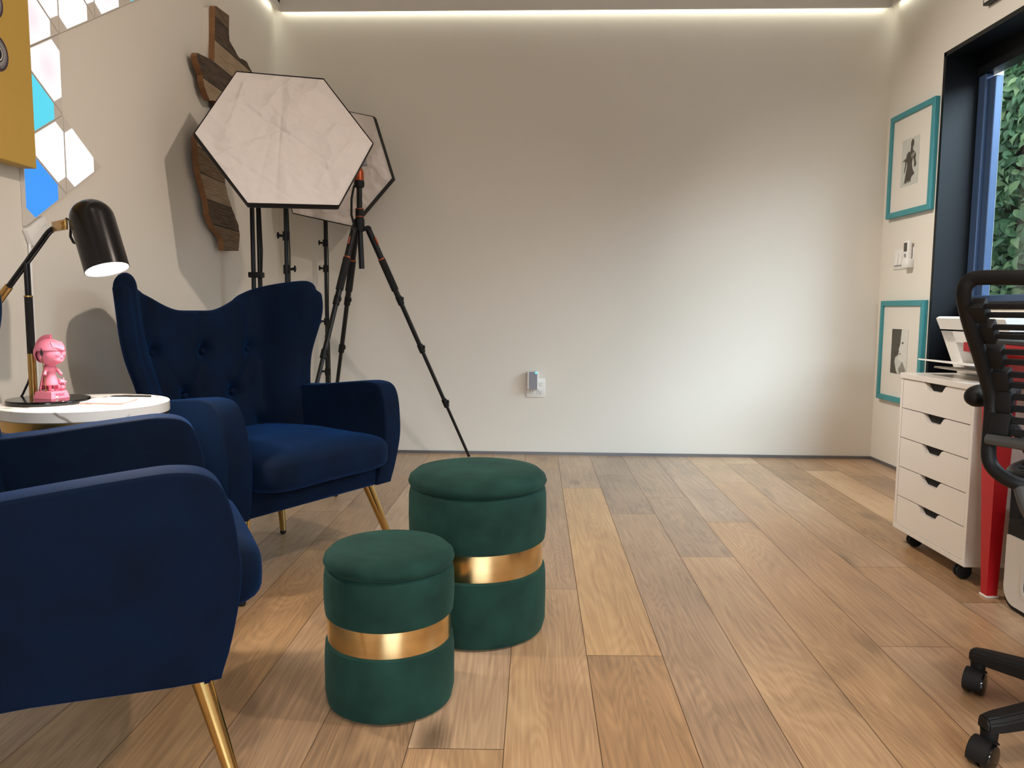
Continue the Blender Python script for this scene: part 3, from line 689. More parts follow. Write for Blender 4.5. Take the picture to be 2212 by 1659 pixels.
b = MB(); b.tube([(XL+.006, 2.26, 1.06), (XL+.005, 2.262, .9), (XL+.005, 2.27, .5), (XL+.005, 2.28, .05)], .004, 8); put(b.build('power_cable', M['white_plastic'], smooth=40), 'thin white power cable running down the left wall behind the lamp', 'cable')

t = thing('canvas_art', 'yellow wall canvas with dark ring prints at the upper left', 'wall art', (XL, 1.8, 1.75))
XCV = -1.372
b = MB(); b.box((XCV-.04, 1.42, 1.268), (XCV, 2.228, 2.35), .002); b.build('canvas', M['yellow'], t, smooth=0)
b = MB(); b.box((XL, 1.6, 1.5), (XCV-.04, 1.64, 2.2)); b.build('hanger', M['black_metal'], t, smooth=0)
for (y, z, rr_) in ((2.080, 1.541, .047), (2.072, 1.668, .044), (1.93, 1.63, .05), (1.80, 1.56, .05)):
    rx = Matrix.Translation((XCV+.0004, y, z)) @ Matrix.Rotation(R(90), 4, 'Y')
    b = MB(); b.lathe([(0, 0), (rr_, 0), (rr_, .001), (0, .001)], 48, rx); ro = b.build('ring_print', M['ring_dark'], t)
    b = MB(); b.lathe([(0, .0011), (rr_*.84, .0011), (rr_*.84, .0016), (0, .0016)], 48, rx); b.build('grey_ring', M['ring_grey'], ro)
    b = MB()
    for k in range(48):
        a = 2*math.pi*k/48; c0, s0 = math.cos(a), math.sin(a)
        b.tube([(XCV+.0021, y+c0*rr_*.70, z+s0*rr_*.70), (XCV+.0021, y+c0*rr_*.85, z+s0*rr_*.85)], .0007, 4)
    b.build('tick_ring', M['ring_dark'], ro)
    b = MB(); b.lathe([(0, .0018), (rr_*.52, .0018), (rr_*.52, .0024), (0, .0024)], 48, rx); b.build('ring_core', M['black_fabric'], ro)
    b = MB(); b.lathe([(rr_*.38, .0025), (rr_*.45, .0025), (rr_*.45, .003), (rr_*.38, .003)], 48, rx); b.build('ring_line', M['photo_pale'], ro)

wood_px = [(3.62, 2.237), (3.632, 2.242), (3.792, 2.258), (3.783, 2.183), (3.787, 2.142), (3.843, 2.124), (3.885, 2.108), (3.925, 2.103), (3.97, 2.112), (4.025, 2.116), (4.06, 2.10), (4.099, 2.089), (4.12, 1.95), (4.02, 1.75), (3.82, 1.60), (3.682, 1.53), (3.682, 1.455), (3.71, 1.41), (3.745, 1.369), (3.79, 1.33), (3.842, 1.284), (3.856, 1.24), (3.845, 1.20), (3.832, 1.157), (3.648, 1.144), (3.640, 1.17), (3.633, 1.197), (3.58, 1.222), (3.525, 1.243), (3.50, 1.265), (3.476, 1.293), (3.468, 1.34), (3.44, 1.383), (3.41, 1.43), (3.389, 1.475), (3.378, 1.51), (3.375, 1.551), (3.374, 1.603), (3.40, 1.63), (3.55, 1.70), (3.64, 1.78), (3.625, 1.82), (3.529, 1.797), (3.50, 1.815), (3.475, 1.839), (3.46, 1.862), (3.457, 1.887), (3.43, 1.905), (3.415, 1.92), (3.396, 1.948), (3.41, 1.965), (3.435, 1.967), (3.592, 1.987)]
rj = random.Random(5); wj = []
for (y0, z0), (y1, z1) in zip(wood_px, wood_px[1:]+wood_px[:1]):
    L_ = math.hypot(y1-y0, z1-z0); k_ = max(1, int(L_/.022)); straight = (abs(y1-y0) > .12 or (y0 > 3.58 and y0 < 3.8 and z0 > 1.98))
    for i in range(k_): wj.append((y0+(y1-y0)*i/k_+(0 if straight or i == 0 else rj.uniform(-.005, .005)), z0+(z1-z0)*i/k_+(0 if straight or i == 0 else rj.uniform(-.003, .003))))
b = MB(); b.prism([(-1.407, y, z) for y, z in wj], (.027, 0, 0))
for f in b.bm.faces:
    if abs(f.normal.x) < .5: f.material_index = 1
wd = b.build('wood_cutout', [M['barn'], M['barn_edge']], smooth=0); put(wd, 'reclaimed plank wood cutout hung on the left wall behind the softbox', 'wall art')
for z0, z1, y0 in ((1.985, 2.225, 3.605), (1.25, 1.4, 3.7)):
    b = MB(); b.box((XL, y0, z0), (-1.407, y0+.03, z1)); b.build('mounting_block', M['hub_white'], wd, smooth=0)

# ------------------------------------------------------------------ softboxes, light stands, tripod
def softbox(name, label, corners, seed, depth, stand_xy, stand_label, knobs, legs, lip=.03):
    cs = [Vector(c) for c in corners]; ce = sum(cs, Vector())/6
    n = (cs[1]-cs[0]).cross(cs[2]-cs[0]).normalized()
    if n.y > 0: n = -n
    e1 = (cs[0]-ce).normalized(); e2 = n.cross(e1); Rr = (cs[0]-ce).length
    t = thing(name, label, 'softbox', ce, 0, 'hexagonal photo softboxes')
    rs = random.Random(seed)
    hexr = lambda a: Rr*math.cos(math.pi/6)/math.cos((a % (math.pi/3))-math.pi/6)
    cre = [(rs.uniform(0, math.pi), rs.uniform(-.7, .7)*Rr, rs.uniform(.5, 1)*rs.choice((-1, 1)), rs.uniform(.004, .010)) for _ in range(22)]
    fixedc = [(R(52), .02, 1.6, .006), (R(-8), -.03, 1.3, .006), (R(52), -.22, 1.0, .006), (R(115), .05, .8, .008)]
    def hgt(x, y):
        h = 0
        for a, d, k, w_ in cre: 
            s_ = x*math.cos(a)+y*math.sin(a)-d; l_ = -x*math.sin(a)+y*math.cos(a)
            m_ = max(0, noise.noise(Vector((l_*4+d*9, a*3, seed)))*1.6)
            h += .013*k*m_*math.exp(-abs(s_)/w_)
        for a, d, k, w_ in fixedc:
            s_ = x*math.cos(a)+y*math.sin(a)-d; h -= .0065*k*math.exp(-abs(s_)/w_)
        h += .016*noise.noise(Vector((x*5, y*5, seed)))+.008*abs(noise.noise(Vector((x*11, y*11, seed+3))))+.004*abs(noise.noise(Vector((x*23+y*9, y*23, seed+5))))
        return h
    b = MB(); NR, NA = 64, 180; rings = [[b.bm.verts.new(ce+n*hgt(0, 0))]]
    for i in range(1, NR+1):
        q = i/NR; ed = 1-sstep(.86, 1, q); ring = []
        for k in range(NA):
            a = 2*math.pi*k/NA; r_ = hexr(a)*q*(.992); x, y = r_*math.cos(a), r_*math.sin(a)
            ring.append(b.bm.verts.new(ce+e1*x+e2*y+n*(hgt(x, y)*ed-.002)))
        rings.append(ring)
    for i in range(NR):
        for k in range(NA):
            if i == 0: b.bm.faces.new((rings[0][0], rings[1][k], rings[1][(k+1) % NA]))
            else: b.bm.faces.new((rings[i][k], rings[i+1][k], rings[i+1][(k+1) % NA], rings[i][(k+1) % NA]))
    b.build('diffuser', M['diffuser'], t, smooth=180)
    # black fabric lip and shell tapering back to the lamp head
    b = MB(); lv = [(1.0, .003), (1.008, -.01), (1.003, -lip), (.95, -lip-.03), (.62, -depth*.75), (.28, -depth), (.10, -depth)]
    L_ = [[b.bm.verts.new(ce+(c-ce)*k+n*z) for c in cs] for k, z in lv]
    for i in range(len(lv)-1):
        for k in range(6): b.bm.faces.new((L_[i][k], L_[i][(k+1) % 6], L_[i+1][(k+1) % 6], L_[i+1][k]))
    b.build('shell', M['black_fabric'], t, smooth=20)
    hd = ce-n*depth
    b = MB(); b.tube([hd-n*.002, hd-n*.05], .04, 20); b.build('lamp_head', M['black_plastic'], t)
    # stand
    sx, sy = stand_xy; zt = hd.z-.085
    dn_ = (Vector((0, 0, -1))+n*n.z).normalized()
    s = thing('light_stand', stand_label, 'light stand', (sx, sy, 0), 0, 'black light stands')
    b = MB(); b.tube([(sx, sy, .20), (sx, sy, zt)], .0095, 14); b.tube([(sx, sy, .2), (sx, sy, .72)], .0125, 14); b.build('pole', M['black_metal'], s)
    b = MB(); b.tube([(sx, sy, zt-.005), hd-n*.03+dn_*.0545], .009, 10); b.build('tilt_arm', M['black_plastic'], s)
    for kz, kd in knobs:
        b = MB(); b.tube([(sx, sy, kz-.02), (sx, sy, kz+.02)], .0155, 14); kk = b.build('clamp', M['black_plastic'], s)
        b = MB(); b.tube([(sx+kd*.012, sy, kz), (sx+kd*.032, sy, kz+.003)], .006, 10); b.ball((sx+kd*.036, sy, kz+.003), (.006, .008, .016), 2); b.build('knob', M['black_plastic'], kk)
    for a, r_ in legs:
        dx, dy = r_*math.cos(R(a)), r_*math.sin(R(a))
        b = MB(); b.tube([(sx+dx*.06, sy+dy*.06, .40), (sx+dx, sy+dy, .012)], .008, 10); b.tube([(sx+dx*.06, sy+dy*.06, .12), (sx+dx*.55, sy+dy*.55, .20)], .005, 8); lg = b.build('leg', M['black_metal'], s)
        b = MB(); b.ball((sx+dx, sy+dy, .0105), .0105, 2); b.build('foot', M['black_rubber'], lg)
    b = MB(); b.tube([(sx+.012, sy-.012, zt-.02), (sx+.019, sy-.014, 1.12), (sx+.015, sy-.013, .9), (sx+.02, sy-.014, .5), (sx+.016, sy-.015, .1)], .003, 8); b.build('cable', M['black_rubber'], s)
    return t
softbox('softbox', 'front white hexagonal softbox tilted up beside the wooden cutout', [(-.617, 3.335, 1.576), (-.833, 3.376, 1.85), (-1.157, 3.242, 1.839), (-1.265, 3.065, 1.555), (-1.048, 3.024, 1.282), (-.725, 3.158, 1.293)], 4, .24, (-1.032, 3.46), 'black light stand with a cable holding the front softbox', [(1.197, -1), (1.05, 1)], ((20, .2), (140, .2), (260, .2)))
softbox('softbox', 'rear greyish hexagonal softbox half hidden behind the front one', [(-.695, 4.315, 1.594), (-.8, 4.334, 1.928), (-1.14, 4.38, 2.002), (-1.374, 4.405, 1.743), (-1.269, 4.386, 1.409), (-.929, 4.34, 1.334)], 9, .17, (-1.128, 4.55), 'black light stand below the rear softbox near the back wall', [(1.257, -1), (1.11, -1), (.80, -1), (.503, -1)], ((195, .17), (350, .17), (90, .07)), .055)
# a folded pair of tubes further left
s = thing('light_stand', 'folded twin-tube black light stand leaning nearest the left wall', 'light stand', (-1.255, 3.71, 0), 0, 'black light stands')
b = MB(); b.tube([(-1.266, 3.7, .02), (-1.263, 3.7, 1.40)], .0105, 14); b.build('pole', M['black_metal'], s)
b = MB(); b.tube([(-1.238, 3.72, .02), (-1.240, 3.72, 1.40)], .0105, 14); b.build('pole', M['black_metal'], s)
for z in (1.035, 1.385, .5):
    b = MB(); b.box((-1.285, 3.682, z-.013), (-1.222, 3.738, z+.013), .004); b.build('clamp', M['black_plastic'], s)
b = MB(); b.tube([(-1.228, 3.71, 1.37), (-1.222, 3.71, 1.15), (-1.232, 3.71, .95), (-1.226, 3.71, .4), (-1.23, 3.71, .05)], .003, 8); b.build('cable', M['black_rubber'], s)
b = MB(); b.box((-1.30, 3.66, 0), (-1.21, 3.76, .022), .004); b.build('foot', M['black_rubber'], s)

# camera tripod
ap = Vector((-.826, 4.05, 1.30))
t = thing('tripod', 'black camera tripod with orange ball head by the back wall', 'tripod', (ap.x, ap.y, 0))
b = MB(); b.tube([ap+Vector((.010, 0, -.215)), ap+Vector((.002, 0, .0)), ap+Vector((.002, 0, .225))], .0145, 18); b.build('centre_column', M['black_metal'], t)
b = MB(); b.tube([ap+Vector((.002, 0, .035)), ap+Vector((.002, 0, .095))], .0215, 20); b.tube([ap+Vector((0, 0, -.022)), ap+Vector((0, 0, .04))], .027, 20); b.build('collar', M['black_plastic'], t)
for z in (.05, .09):
    b = MB(); b.tube([ap+Vector((.002, 0, z)), ap+Vector((.002, 0, z+.004))], .0225, 20); b.build('ring', M['orange'], t)
b = MB(); b.tube([ap+Vector((.002, 0, .200)), ap+Vector((.002, 0, .205)), ap+Vector((.002, 0, .218)), ap+Vector((.002, 0, .235))], [.020, .025, .027, .026], 24); b.build('head_base', M['black_plastic'], t)
b = MB(); b.tube([ap+Vector((.002, 0, .235)), ap+Vector((.002, 0, .275)), ap+Vector((.002, 0, .295))], [.0245, .0245, .018], 24); hd = b.build('ball_head', M['orange'], t)
b = MB(); b.tube([ap+Vector((-.018, -.016, .258)), ap+Vector((-.032, -.026, .258))], .0155, 18); b.build('knob', M['black_plastic'], hd)
b = MB(); b.tube([ap+Vector((.002, 0, .29)), ap+Vector((.012, 0, .315))], .010, 12); b.box(ap+Vector((-.02, -.022, .312)), ap+Vector((.042, .022, .326)), .003); b.box(ap+Vector((.02, -.02, .326)), ap+Vector((.042, .0, .352)), .003); b.build('clamp_plate', M['grey_plastic'], hd)
b = MB(); b.tube([ap+Vector((-.02, -.02, .21)), ap+Vector((-.034, -.022, .14)), ap+Vector((-.036, -.022, .06)), ap+Vector((-.02, -.022, .0))], .006, 8); b.build('strap', M['black_fabric'], t)
for hip, foot in (((-.783, 4.062, 1.292), (-.273, 4.445, 0)), ((-.846, 4.012, 1.285), (-1.046, 3.469, 0)), ((-.850, 4.085, 1.285), (-1.111, 4.465, 0))):
    h, f = Vector(hip), Vector(foot); d = (f-h); dn = d.normalized(); f = f+Vector((0, 0, .008)); P_ = lambda k: h+(f-h)*k
    b = MB(); b.tube([P_(.12), P_(.245)], .0195, 16); gr = b.build('foam_grip', M['black_foam'], t)
    b = MB()
    for k0, k1, r_ in ((.0, .12, .0165), (.12, .305, .0150), (.305, .505, .0125), (.505, .74, .0105), (.74, .99, .0085)): b.tube([P_(k0), P_(k1)], r_, 14)
    lg = b.build('leg', M['black_metal'], t)
    for k in (.285, .49, .735):
        b = MB(); b.tube([P_(k-.014), P_(k+.018)], .0185-.004*k, 14); q = P_(k); b.ball(q+Vector((.016, -.004, .004)), (.008, .007, .014), 2); b.build('lock', M['black_plastic'], lg)
    b = MB(); b.ball(P_(1.0), (.010, .010, .008), 2); b.build('foot', M['black_rubber'], lg)
    b = MB(); b.tube([ap+Vector((0, 0, -.005)), h], .012, 12); b.ball(h, .018, 2); b.build('hinge', M['black_plastic'], lg)
    b = MB(); b.tube([h+Vector((0, -.017, 0)), h+Vector((0, -.021, 0))], .008, 14); b.build('hinge_bolt', M['chrome'], lg)
    b = MB(); b.tube([P_(.035), P_(.065)], .0045, 8); 
    for v in b.bm.verts: v.co += Vector((.016 if f.x > h.x else -.006, -.012, .004))
    b.build('angle_lever', M['orange'], lg)
    b = MB(); b.tube([P_(.115), P_(.12)], .0188, 16); b.build('leg_ring', M['orange'], lg)

# ------------------------------------------------------------------ back wall outlet
yo = by(.11)
t = thing('wall_outlet', 'white double outlet plate on the back wall', 'outlet', (.113, yo, .41))
b = MB(); b.box((.055, yo-.007, .352), (.171, yo+.001, .466), .003); b.build('cover_plate', M['white_plastic'], t, smooth=30)
for x in (.087, .139):
    for z in (.432, .386):
        b = MB(); b.box((x-.017, yo-.0095, z-.0145), (x+.017, yo-.0068, z+.0145), .003); rc = b.build('receptacle', M['white_plastic'], t, smooth=30)
        b = MB()
        for dx in (-.007, .007): b.box((x+dx-.0012, yo-.0102, z-.001), (x+dx+.0012, yo-.0093, z+.008))
        b.tube([(x, yo-.0102, z-.007), (x, yo-.0093, z-.007)], .0025, 10); b.build('slots', M['dark_slot'], rc, smooth=0)
t = thing('plug_in_device', 'white plug-in box with grey front and blue light in the outlet', 'plug-in device', (.095, yo, .46))
b = MB(); b.box((.060, yo-.050, .402), (.130, yo-.012, .514), .006, 3); b.build('body', M['white_plastic'], t, smooth=30)
b = MB(); b.box((.072, yo-.053, .405), (.120, yo-.0495, .510), .001); b.build('front_panel', M['grey_plastic'], t, smooth=0)
b = MB(); b.ball((.113, yo-.053, .503), (.006, .002, .006), 2); b.build('status_light', M['led'], t)
b = MB(); b.box((.08, yo-.013, .425), (.10, yo-.0095, .445)); b.build('plug', M['white_plastic'], t, smooth=0)

# ------------------------------------------------------------------ right wall: frames, switches, sign
def frame(label, y0, y1, z0, z1, w_, dpt, photo, kind):
    t = thing('picture_frame', label, 'picture frame', (XR, (y0+y1)/2, (z0+z1)/2), 0, 'teal picture frames on the right wall')
    x0 = XR-dpt
    b = MB()
    o4 = [(y0, z0), (y1, z0), (y1, z1), (y0, z1)]; i4 = [(y0+w_, z0+w_), (y1-w_, z0+w_), (y1-w_, z1-w_), (y0+w_, z1-w_)]
    for k in range(4):
        l = (k+1) % 4; b.prism([(x0, *o4[k]), (x0, *o4[l]), (x0, *i4[l]), (x0, *i4[k])], (dpt-.001, 0, 0), .0015, 1)
    b.build('moulding', M['teal'], t, smooth=0)
    b = MB(); b.box((x0+.010, y0+w_*.8, z0+w_*.8), (x0+.014, y1-w_*.8, z1-w_*.8)); b.build('mat_board', M['mat_board'], t, smooth=0)
    py0, py1, pz0, pz1 = photo
    b = MB(); b.box((x0+.0085, py0, pz0), (x0+.0102, py1, pz1)); ph = b.build('photograph', M['photo_grey'], t, smooth=0)
    W_, H_ = py1-py0, pz1-pz0
    def poly(name, pts, m_, lvl=0):   # s: 0 = left edge as seen (far), 1 = right
        b = MB(); b.prism([(x0+.0078-.0006*lvl, py1-min(1, max(0, s))*W_, pz0+min(1, max(0, q))*H_) for s, q in pts], (.0005, 0, 0)); b.build(name, m_, ph, smooth=0)
    if kind == 'figure':
        poly('figure_print', smooth_poly_2([(.50, .70), (.42, .72), (.30, .66), (.28, .60), (.12, .56), (.13, .53), (.22, .54), (.24, .44), (.20, .36), (.22, .27), (.25, .34), (.30, .44), (.32, .52), (.36, .44), (.30, .26), (.24, .10), (.20, .04), (.30, .08), (.34, .03), (.40, .10), (.46, .04), (.52, .10), (.58, .05), (.62, .14), (.74, .20), (.80, .22), (.70, .30), (.64, .42), (.66, .52), (.70, .56), (.76, .44), (.76, .36), (.84, .36), (.88, .42), (.82, .52), (.84, .62), (.76, .68), (.66, .72), (.64, .78), (.70, .84), (.68, .93), (.60, .96), (.53, .90), (.53, .80)]), M['photo_dark'])
        poly('hand_print', smooth_poly_2([(.58, .62), (.64, .66), (.78, .68), (.80, .62), (.70, .58), (.62, .56)]), M['photo_mid'], 1)
    else:
        poly('dark_profile_print', [(0, 0), (.45, 0), (.36, .06), (.24, .26), (.27, .36), (.44, .42), (.50, .50), (.48, .56), (.55, .66), (.56, .78), (.60, 1), (0, 1)], M['photo_dark'])
        poly('pale_profile_print', smooth_poly_2([(.64, .98), (1, 1), (1, .30), (.92, .12), (.80, .14), (.74, .28), (.54, .30), (.47, .36), (.50, .42), (.46, .46), (.51, .50), (.47, .54), (.58, .68), (.62, .80)], 3), M['photo_pale'])
        poly('eye_print', smooth_poly_2([(.64, .69), (.72, .72), (.76, .70), (.70, .67)], 3), M['photo_dark'], 1)
        poly('mouth_print', smooth_poly_2([(.48, .44), (.60, .43), (.64, .45), (.56, .47)], 3), M['photo_mid'], 1)
        poly('neck_print', [(.74, .28), (.92, .12), (.88, 0), (.60, 0), (.50, .10)], M['photo_mid'], 1)
def smooth_poly_2(pts, n=2): return [(p.x, p.y) for p in smooth_poly([(a, b_, 0) for a, b_ in pts], n)]
frame('upper teal picture frame holding a photo of a dancing figure', 4.015, 4.485, 1.405, 1.968, .030, .026, (4.165, 4.348, 1.563, 1.813), 'figure')
frame('lower teal picture frame holding a photo of two close faces', 4.015, 4.487, .380, .943, .030, .026, (4.170, 4.347, .540, .786), 'faces')
t = thing('light_switch', 'white triple rocker light switch plate beside the window', 'light switch', (XR, 4.30, 1.17))
b = MB(); b.box((XR-.006, 4.185, 1.117), (XR+.001, 4.405, 1.228), .003); b.build('cover_plate', M['white_plastic'], t, smooth=30)
for y in (4.365, 4.32, 4.275):
    b = MB(); b.prism([(XR-.0062, y-.0165, 1.140), (XR-.012, y-.0165, 1.140), (XR-.0062, y-.0165, 1.208)], (0, .033, 0)); rk = b.build('rocker', M['white_plastic'], t, smooth=0)
    b = MB(); b.box((XR-.0118, y-.0165, 1.1355), (XR-.006, y+.0165, 1.1395)); b.build('rocker_gap', M['grey_plastic'], rk, smooth=0)
t = thing('remote_control', 'white remote control with grey display in a holder by the switches', 'remote control', (XR, 4.215, 1.18))
b = MB(); b.box((XR-.036, 4.188, 1.128), (XR-.013, 4.240, 1.262), .006, 3); b.build('body', M['white_plastic'], t, smooth=30)
b = MB(); b.box((XR-.0368, 4.197, 1.205), (XR-.0355, 4.231, 1.252)); b.build('display', M['photo_dark'], t, smooth=0)
b = MB(); b.tube([(XR-.038, 4.214, 1.184), (XR-.0355, 4.214, 1.184)], .010, 16); b.build('button', M['grey_plastic'], t)
b = MB(); b.box((XR-.0385, 4.182, 1.118), (XR-.006, 4.246, 1.165), .004); b.build('holder', M['white_plastic'], t, smooth=30)
t = thing('framed_sign', 'small black framed sign above the window at the top edge', 'sign', (XR, 3.5, 2.4))
b = MB(); b.box((XR-.028, 3.30, 2.262), (XR-.001, 3.648, 2.52)); b.build('frame', M['black_metal'], t, smooth=0)
b = MB(); b.box((XR-.0295, 3.315, 2.272), (XR-.0275, 3.640, 2.51)); b.build('paper', M['mat_board'], t, smooth=0)
b = MB(); b.prism([(XR-.0305, 3.615, 2.285), (XR-.0305, 3.60, 2.283), (XR-.0305, 3.575, 2.31), (XR-.0305, 3.585, 2.315)], (.0008, 0, 0)); b.build('printed_stroke', M['photo_dark'], t, smooth=0)

# ------------------------------------------------------------------ drawer cabinet
CX0, CX1, CY0, CY1, CZ0, CZ1 = 1.457, 2.02, 2.440, 2.915, .056, .632
t = thing('drawer_cabinet', 'white five-drawer cabinet on black casters near the red desk', 'cabinet', ((CX0+CX1)/2, (CY0+CY1)/2, 0))
b = MB(); q = .017
b.box((CX0, CY0, CZ0+q), (CX1, CY0+q, CZ1), .0008); b.box((CX0, CY1-q, CZ0+q), (CX1, CY1, CZ1), .0008); b.box((CX0-.001, CY0-.0005, CZ0), (CX1, CY1+.0005, CZ0+q), .0008); b.box((CX1-q, CY0+q, CZ0+q), (CX1-.001, CY1-q, CZ1))
b.box((CX0+.05, CY0+q, CZ0+q), (CX0+.055, CY1-q, CZ1)); b.build('body', M['white_lacquer'], t, smooth=0)
b = MB(); b.box((CX0-.004, CY0-.004, CZ1), (CX1+.004, CY1+.004, CZ1+.020), .0015); b.build('top', M['white_lacquer'], t, smooth=0)
dh = (CZ1-CZ0-q)/5
ym = (CY0+CY1)/2
for k in range(5):
    z0, z1 = CZ0+q+k*dh+.0015, CZ0+q+(k+1)*dh-.0015; y0, y1 = CY0+q+.0015, CY1-q-.0015
    pts = [(y0, z0), (y1, z0), (y1, z1), (ym+.074, z1), (ym+.064, z1-.004), (ym+.046, z1-.023), (ym+.038, z1-.027), (ym-.038, z1-.027), (ym-.046, z1-.023), (ym-.064, z1-.004), (ym-.074, z1), (y0, z1)]
    b = MB(); b.prism([(CX0+.001, y, z) for y, z in pts], (.016, 0, 0)); d_ = b.build('drawer', M['white_lacquer'], t, smooth=0)
    b = MB(); b.box((CX0+.0175, ym-.07, z1-.06), (CX0+.02, ym+.07, z1)); b.build('recess', M['dark_slot'], d_, smooth=0)
for (x, y) in ((1.505, 2.845), (1.487, 2.500), (1.96, 2.845), (1.96, 2.5)):
    b = MB(); b.tube([(x, y-.012, .0252), (x, y-.004, .0252)], .025, 24); b.tube([(x, y+.004, .0252), (x, y+.012, .0252)], .025, 24); cw = b.build('caster', M['black_rubber'], t, smooth=40)
    b = MB(); b.box((x-.006, y-.004, .02), (x+.030, y+.004, .050), .002); b.box((x-.01, y-.016, .046), (x+.03, y+.016, .056)); b.build('fork', M['black_plastic'], cw, smooth=30)

# printer on the cabinet
ZP = CZ1+.020
t = thing('printer', 'white printer with open trays standing on the drawer cabinet', 'printer', (1.78, 2.69, ZP))
def fx(z): return 1.655-(z-ZP)/.21*.085
b = MB(); PY0, PY1 = 2.50, 2.905
b.prism([(fx(z), PY0, z) if x is None else (x, PY0, z) for x, z in ((None, ZP+.012), (None, ZP+.160), (1.98, ZP+.160), (1.98, ZP+.012))], (0, .028, 0))
b.prism([(fx(z), PY1-.075, z) if x is None else (x, PY1-.075, z) for x, z in ((None, ZP+.012), (None, ZP+.160), (1.98, ZP+.160), (1.98, ZP+.012))], (0, .075, 0))
b.prism([(fx(ZP+.12), PY0, ZP+.12), (fx(ZP+.16), PY0, ZP+.16), (1.98, PY0, ZP+.16), (1.98, PY0, ZP+.12)], (0, PY1-PY0, 0)); b.box((1.73, PY0, ZP+.002), (1.98, PY1, ZP+.14)); b.box((1.66, PY0, ZP+.002), (1.98, PY1, ZP+.03))
b.build('housing', M['white_plastic'], t, smooth=0)
b = MB(); b.prism([(fx(ZP+.168), PY0-.002, ZP+.166), (fx(ZP+.205)-.003, PY0-.002, ZP+.206), (fx(ZP+.21)+.01, PY0-.002, ZP+.213), (1.985, PY0-.002, ZP+.213), (1.985, PY0-.002, ZP+.166)], (0, PY1-PY0+.004, 0), .002); b.build('scanner_lid', M['white_plastic'], t, smooth=0)
b = MB(); b.box((fx(ZP+.165)+.015, PY0+.006, ZP+.158), (1.97, PY1-.006, ZP+.168)); b.build('seam', M['dark_slot'], t, smooth=0)
b = MB(); b.prism([(1.70, PY0+.03, ZP+.034), (1.70, PY0+.03, ZP+.040), (1.485, PY0+.03, ZP+.058), (1.483, PY0+.03, ZP+.053)], (0, .325, 0), .001); b.build('output_tray', M['white_plastic'], t, smooth=0)
b = MB(); y0, y1 = PY0-.0, PY1-.11
for (ya, yb) in ((y0, y0+.035), (y1-.035, y1)): b.prism([(1.72, ya, ZP+.004), (1.72, ya, ZP+.026), (1.515, ya, ZP+.034), (1.512, ya, ZP+.028)], (0, yb-ya, 0), .001)
b.prism([(1.535, y0, ZP+.026), (1.535, y0, ZP+.0335), (1.515, y0, ZP+.034), (1.512, y0, ZP+.028)], (0, y1-y0, 0)); b.build('paper_tray', M['white_plastic'], t, smooth=0)

# ------------------------------------------------------------------ red desk
t = thing('desk', 'red metal desk with grey top at the right edge', 'desk', (1.8, 1.9, 0))
DX0, DX1, DY0, DY1 = 1.400, 2.10, .9, 2.425
b = MB(); b.box((DX0+.006, DY0+.006, .788), (DX1-.006, DY1-.006, .800), .002); b.build('desktop', M['desk_top'], t, smooth=0)
b = MB(); b.prism([(DX0, DY0, .760), (DX0, DY0, .788), (DX1, DY0, .788), (DX1, DY0, .745), (DX0+.05, DY0, .745)], (0, DY1-DY0, 0), .002); b.build('apron', M['red'], t, smooth=0)
b = MB(); b.box((DX0+.07, 1.95, .68), (DX0+.09, DY1-.03, .745)); b.build('side_rail', M['red'], t, smooth=0)
def desk_leg(y_out, sg, x0, sx):
    # folded sheet leg: two faces meeting at the corner, both tapering to the floor
    b = MB(); c0 = (x0, y_out)
    b.prism([(x0, y_out, 0.004), (x0, y_out+sg*.030, .004), (x0, y_out+sg*.102, .745), (x0, y_out, .745)], (.004*sx, 0, 0))
    b.prism([(x0+sx*.004, y_out, 0.004), (x0+sx*.033, y_out, .004), (x0+sx*.055, y_out, .745), (x0+sx*.004, y_out, .745)], (0, .004*sg, 0))
    lg = b.build('leg', M['red'], t, smooth=0)
    b = MB(); b.box((min(x0-.003, x0+sx*.037), min(y_out-.003*sg, y_out+sg*.034), .0), (max(x0-.003, x0+sx*.037), max(y_out-.003*sg, y_out+sg*.034), .006), .001); b.build('foot_pad', M['white_plastic'], lg, smooth=0)
desk_leg(2.320, 1, 1.460, 1); desk_leg(1.0, -1, 1.460, 1); desk_leg(2.320, 1, 2.07, -1); desk_leg(1.0, -1, 2.07, -1)

# paper shredder under the desk
t = thing('paper_shredder', 'small white and black boxy shredder on the floor under the red desk', 'shredder', (1.60, 2.08, 0))
SX, SY1, SY0 = 1.475, 2.262, 1.90
rp_ = lambda y0, y1, z0, z1, r_: [(y0+r_+r_*math.cos(a), z0+r_+r_*math.sin(a)) if 180 <= d < 270 else (y1-r_+r_*math.cos(a), z0+r_+r_*math.sin(a)) if d >= 270 else (y1-r_+r_*math.cos(a), z1-r_+r_*math.sin(a)) if d < 90 else (y0+r_+r_*math.cos(a), z1-r_+r_*math.sin(a)) for d, a in [(d, R(d)) for d in list(range(0, 90, 10))+[89.9]+list(range(90, 180, 10))+[179.9]+list(range(180, 270, 10))+[269.9]+list(range(270, 360, 10))+[359.9]]]
b = MB(); b.prism([(SX, y, z) for y, z in rp_(SY0, SY1, .004, .300, .045)], (.25, 0, 0)); b.build('body', M['black_plastic'], t, smooth=30)
zs = .222
fp = [(y, z) for y, z in rp_(SY0+.008, SY1-.008, .018, .40, .05) if z < zs-.001]
fp = [(y, z) for y, z in fp] ; fp = sorted([p for p in fp if p[0] < (SY0+SY1)/2], key=lambda p: -p[1]) + sorted([p for p in fp if p[0] >= (SY0+SY1)/2], key=lambda p: p[1])
fp = [(SY0+.008, zs)]+fp+[(SY1-.008, zs)]
b = MB(); b.prism([(SX-.008, y, z) for y, z in fp], (.010, 0, 0)); fr_ = b.build('front_panel', M['shred_white'], t, smooth=0)
wy0, wy1 = 1.985, 2.172
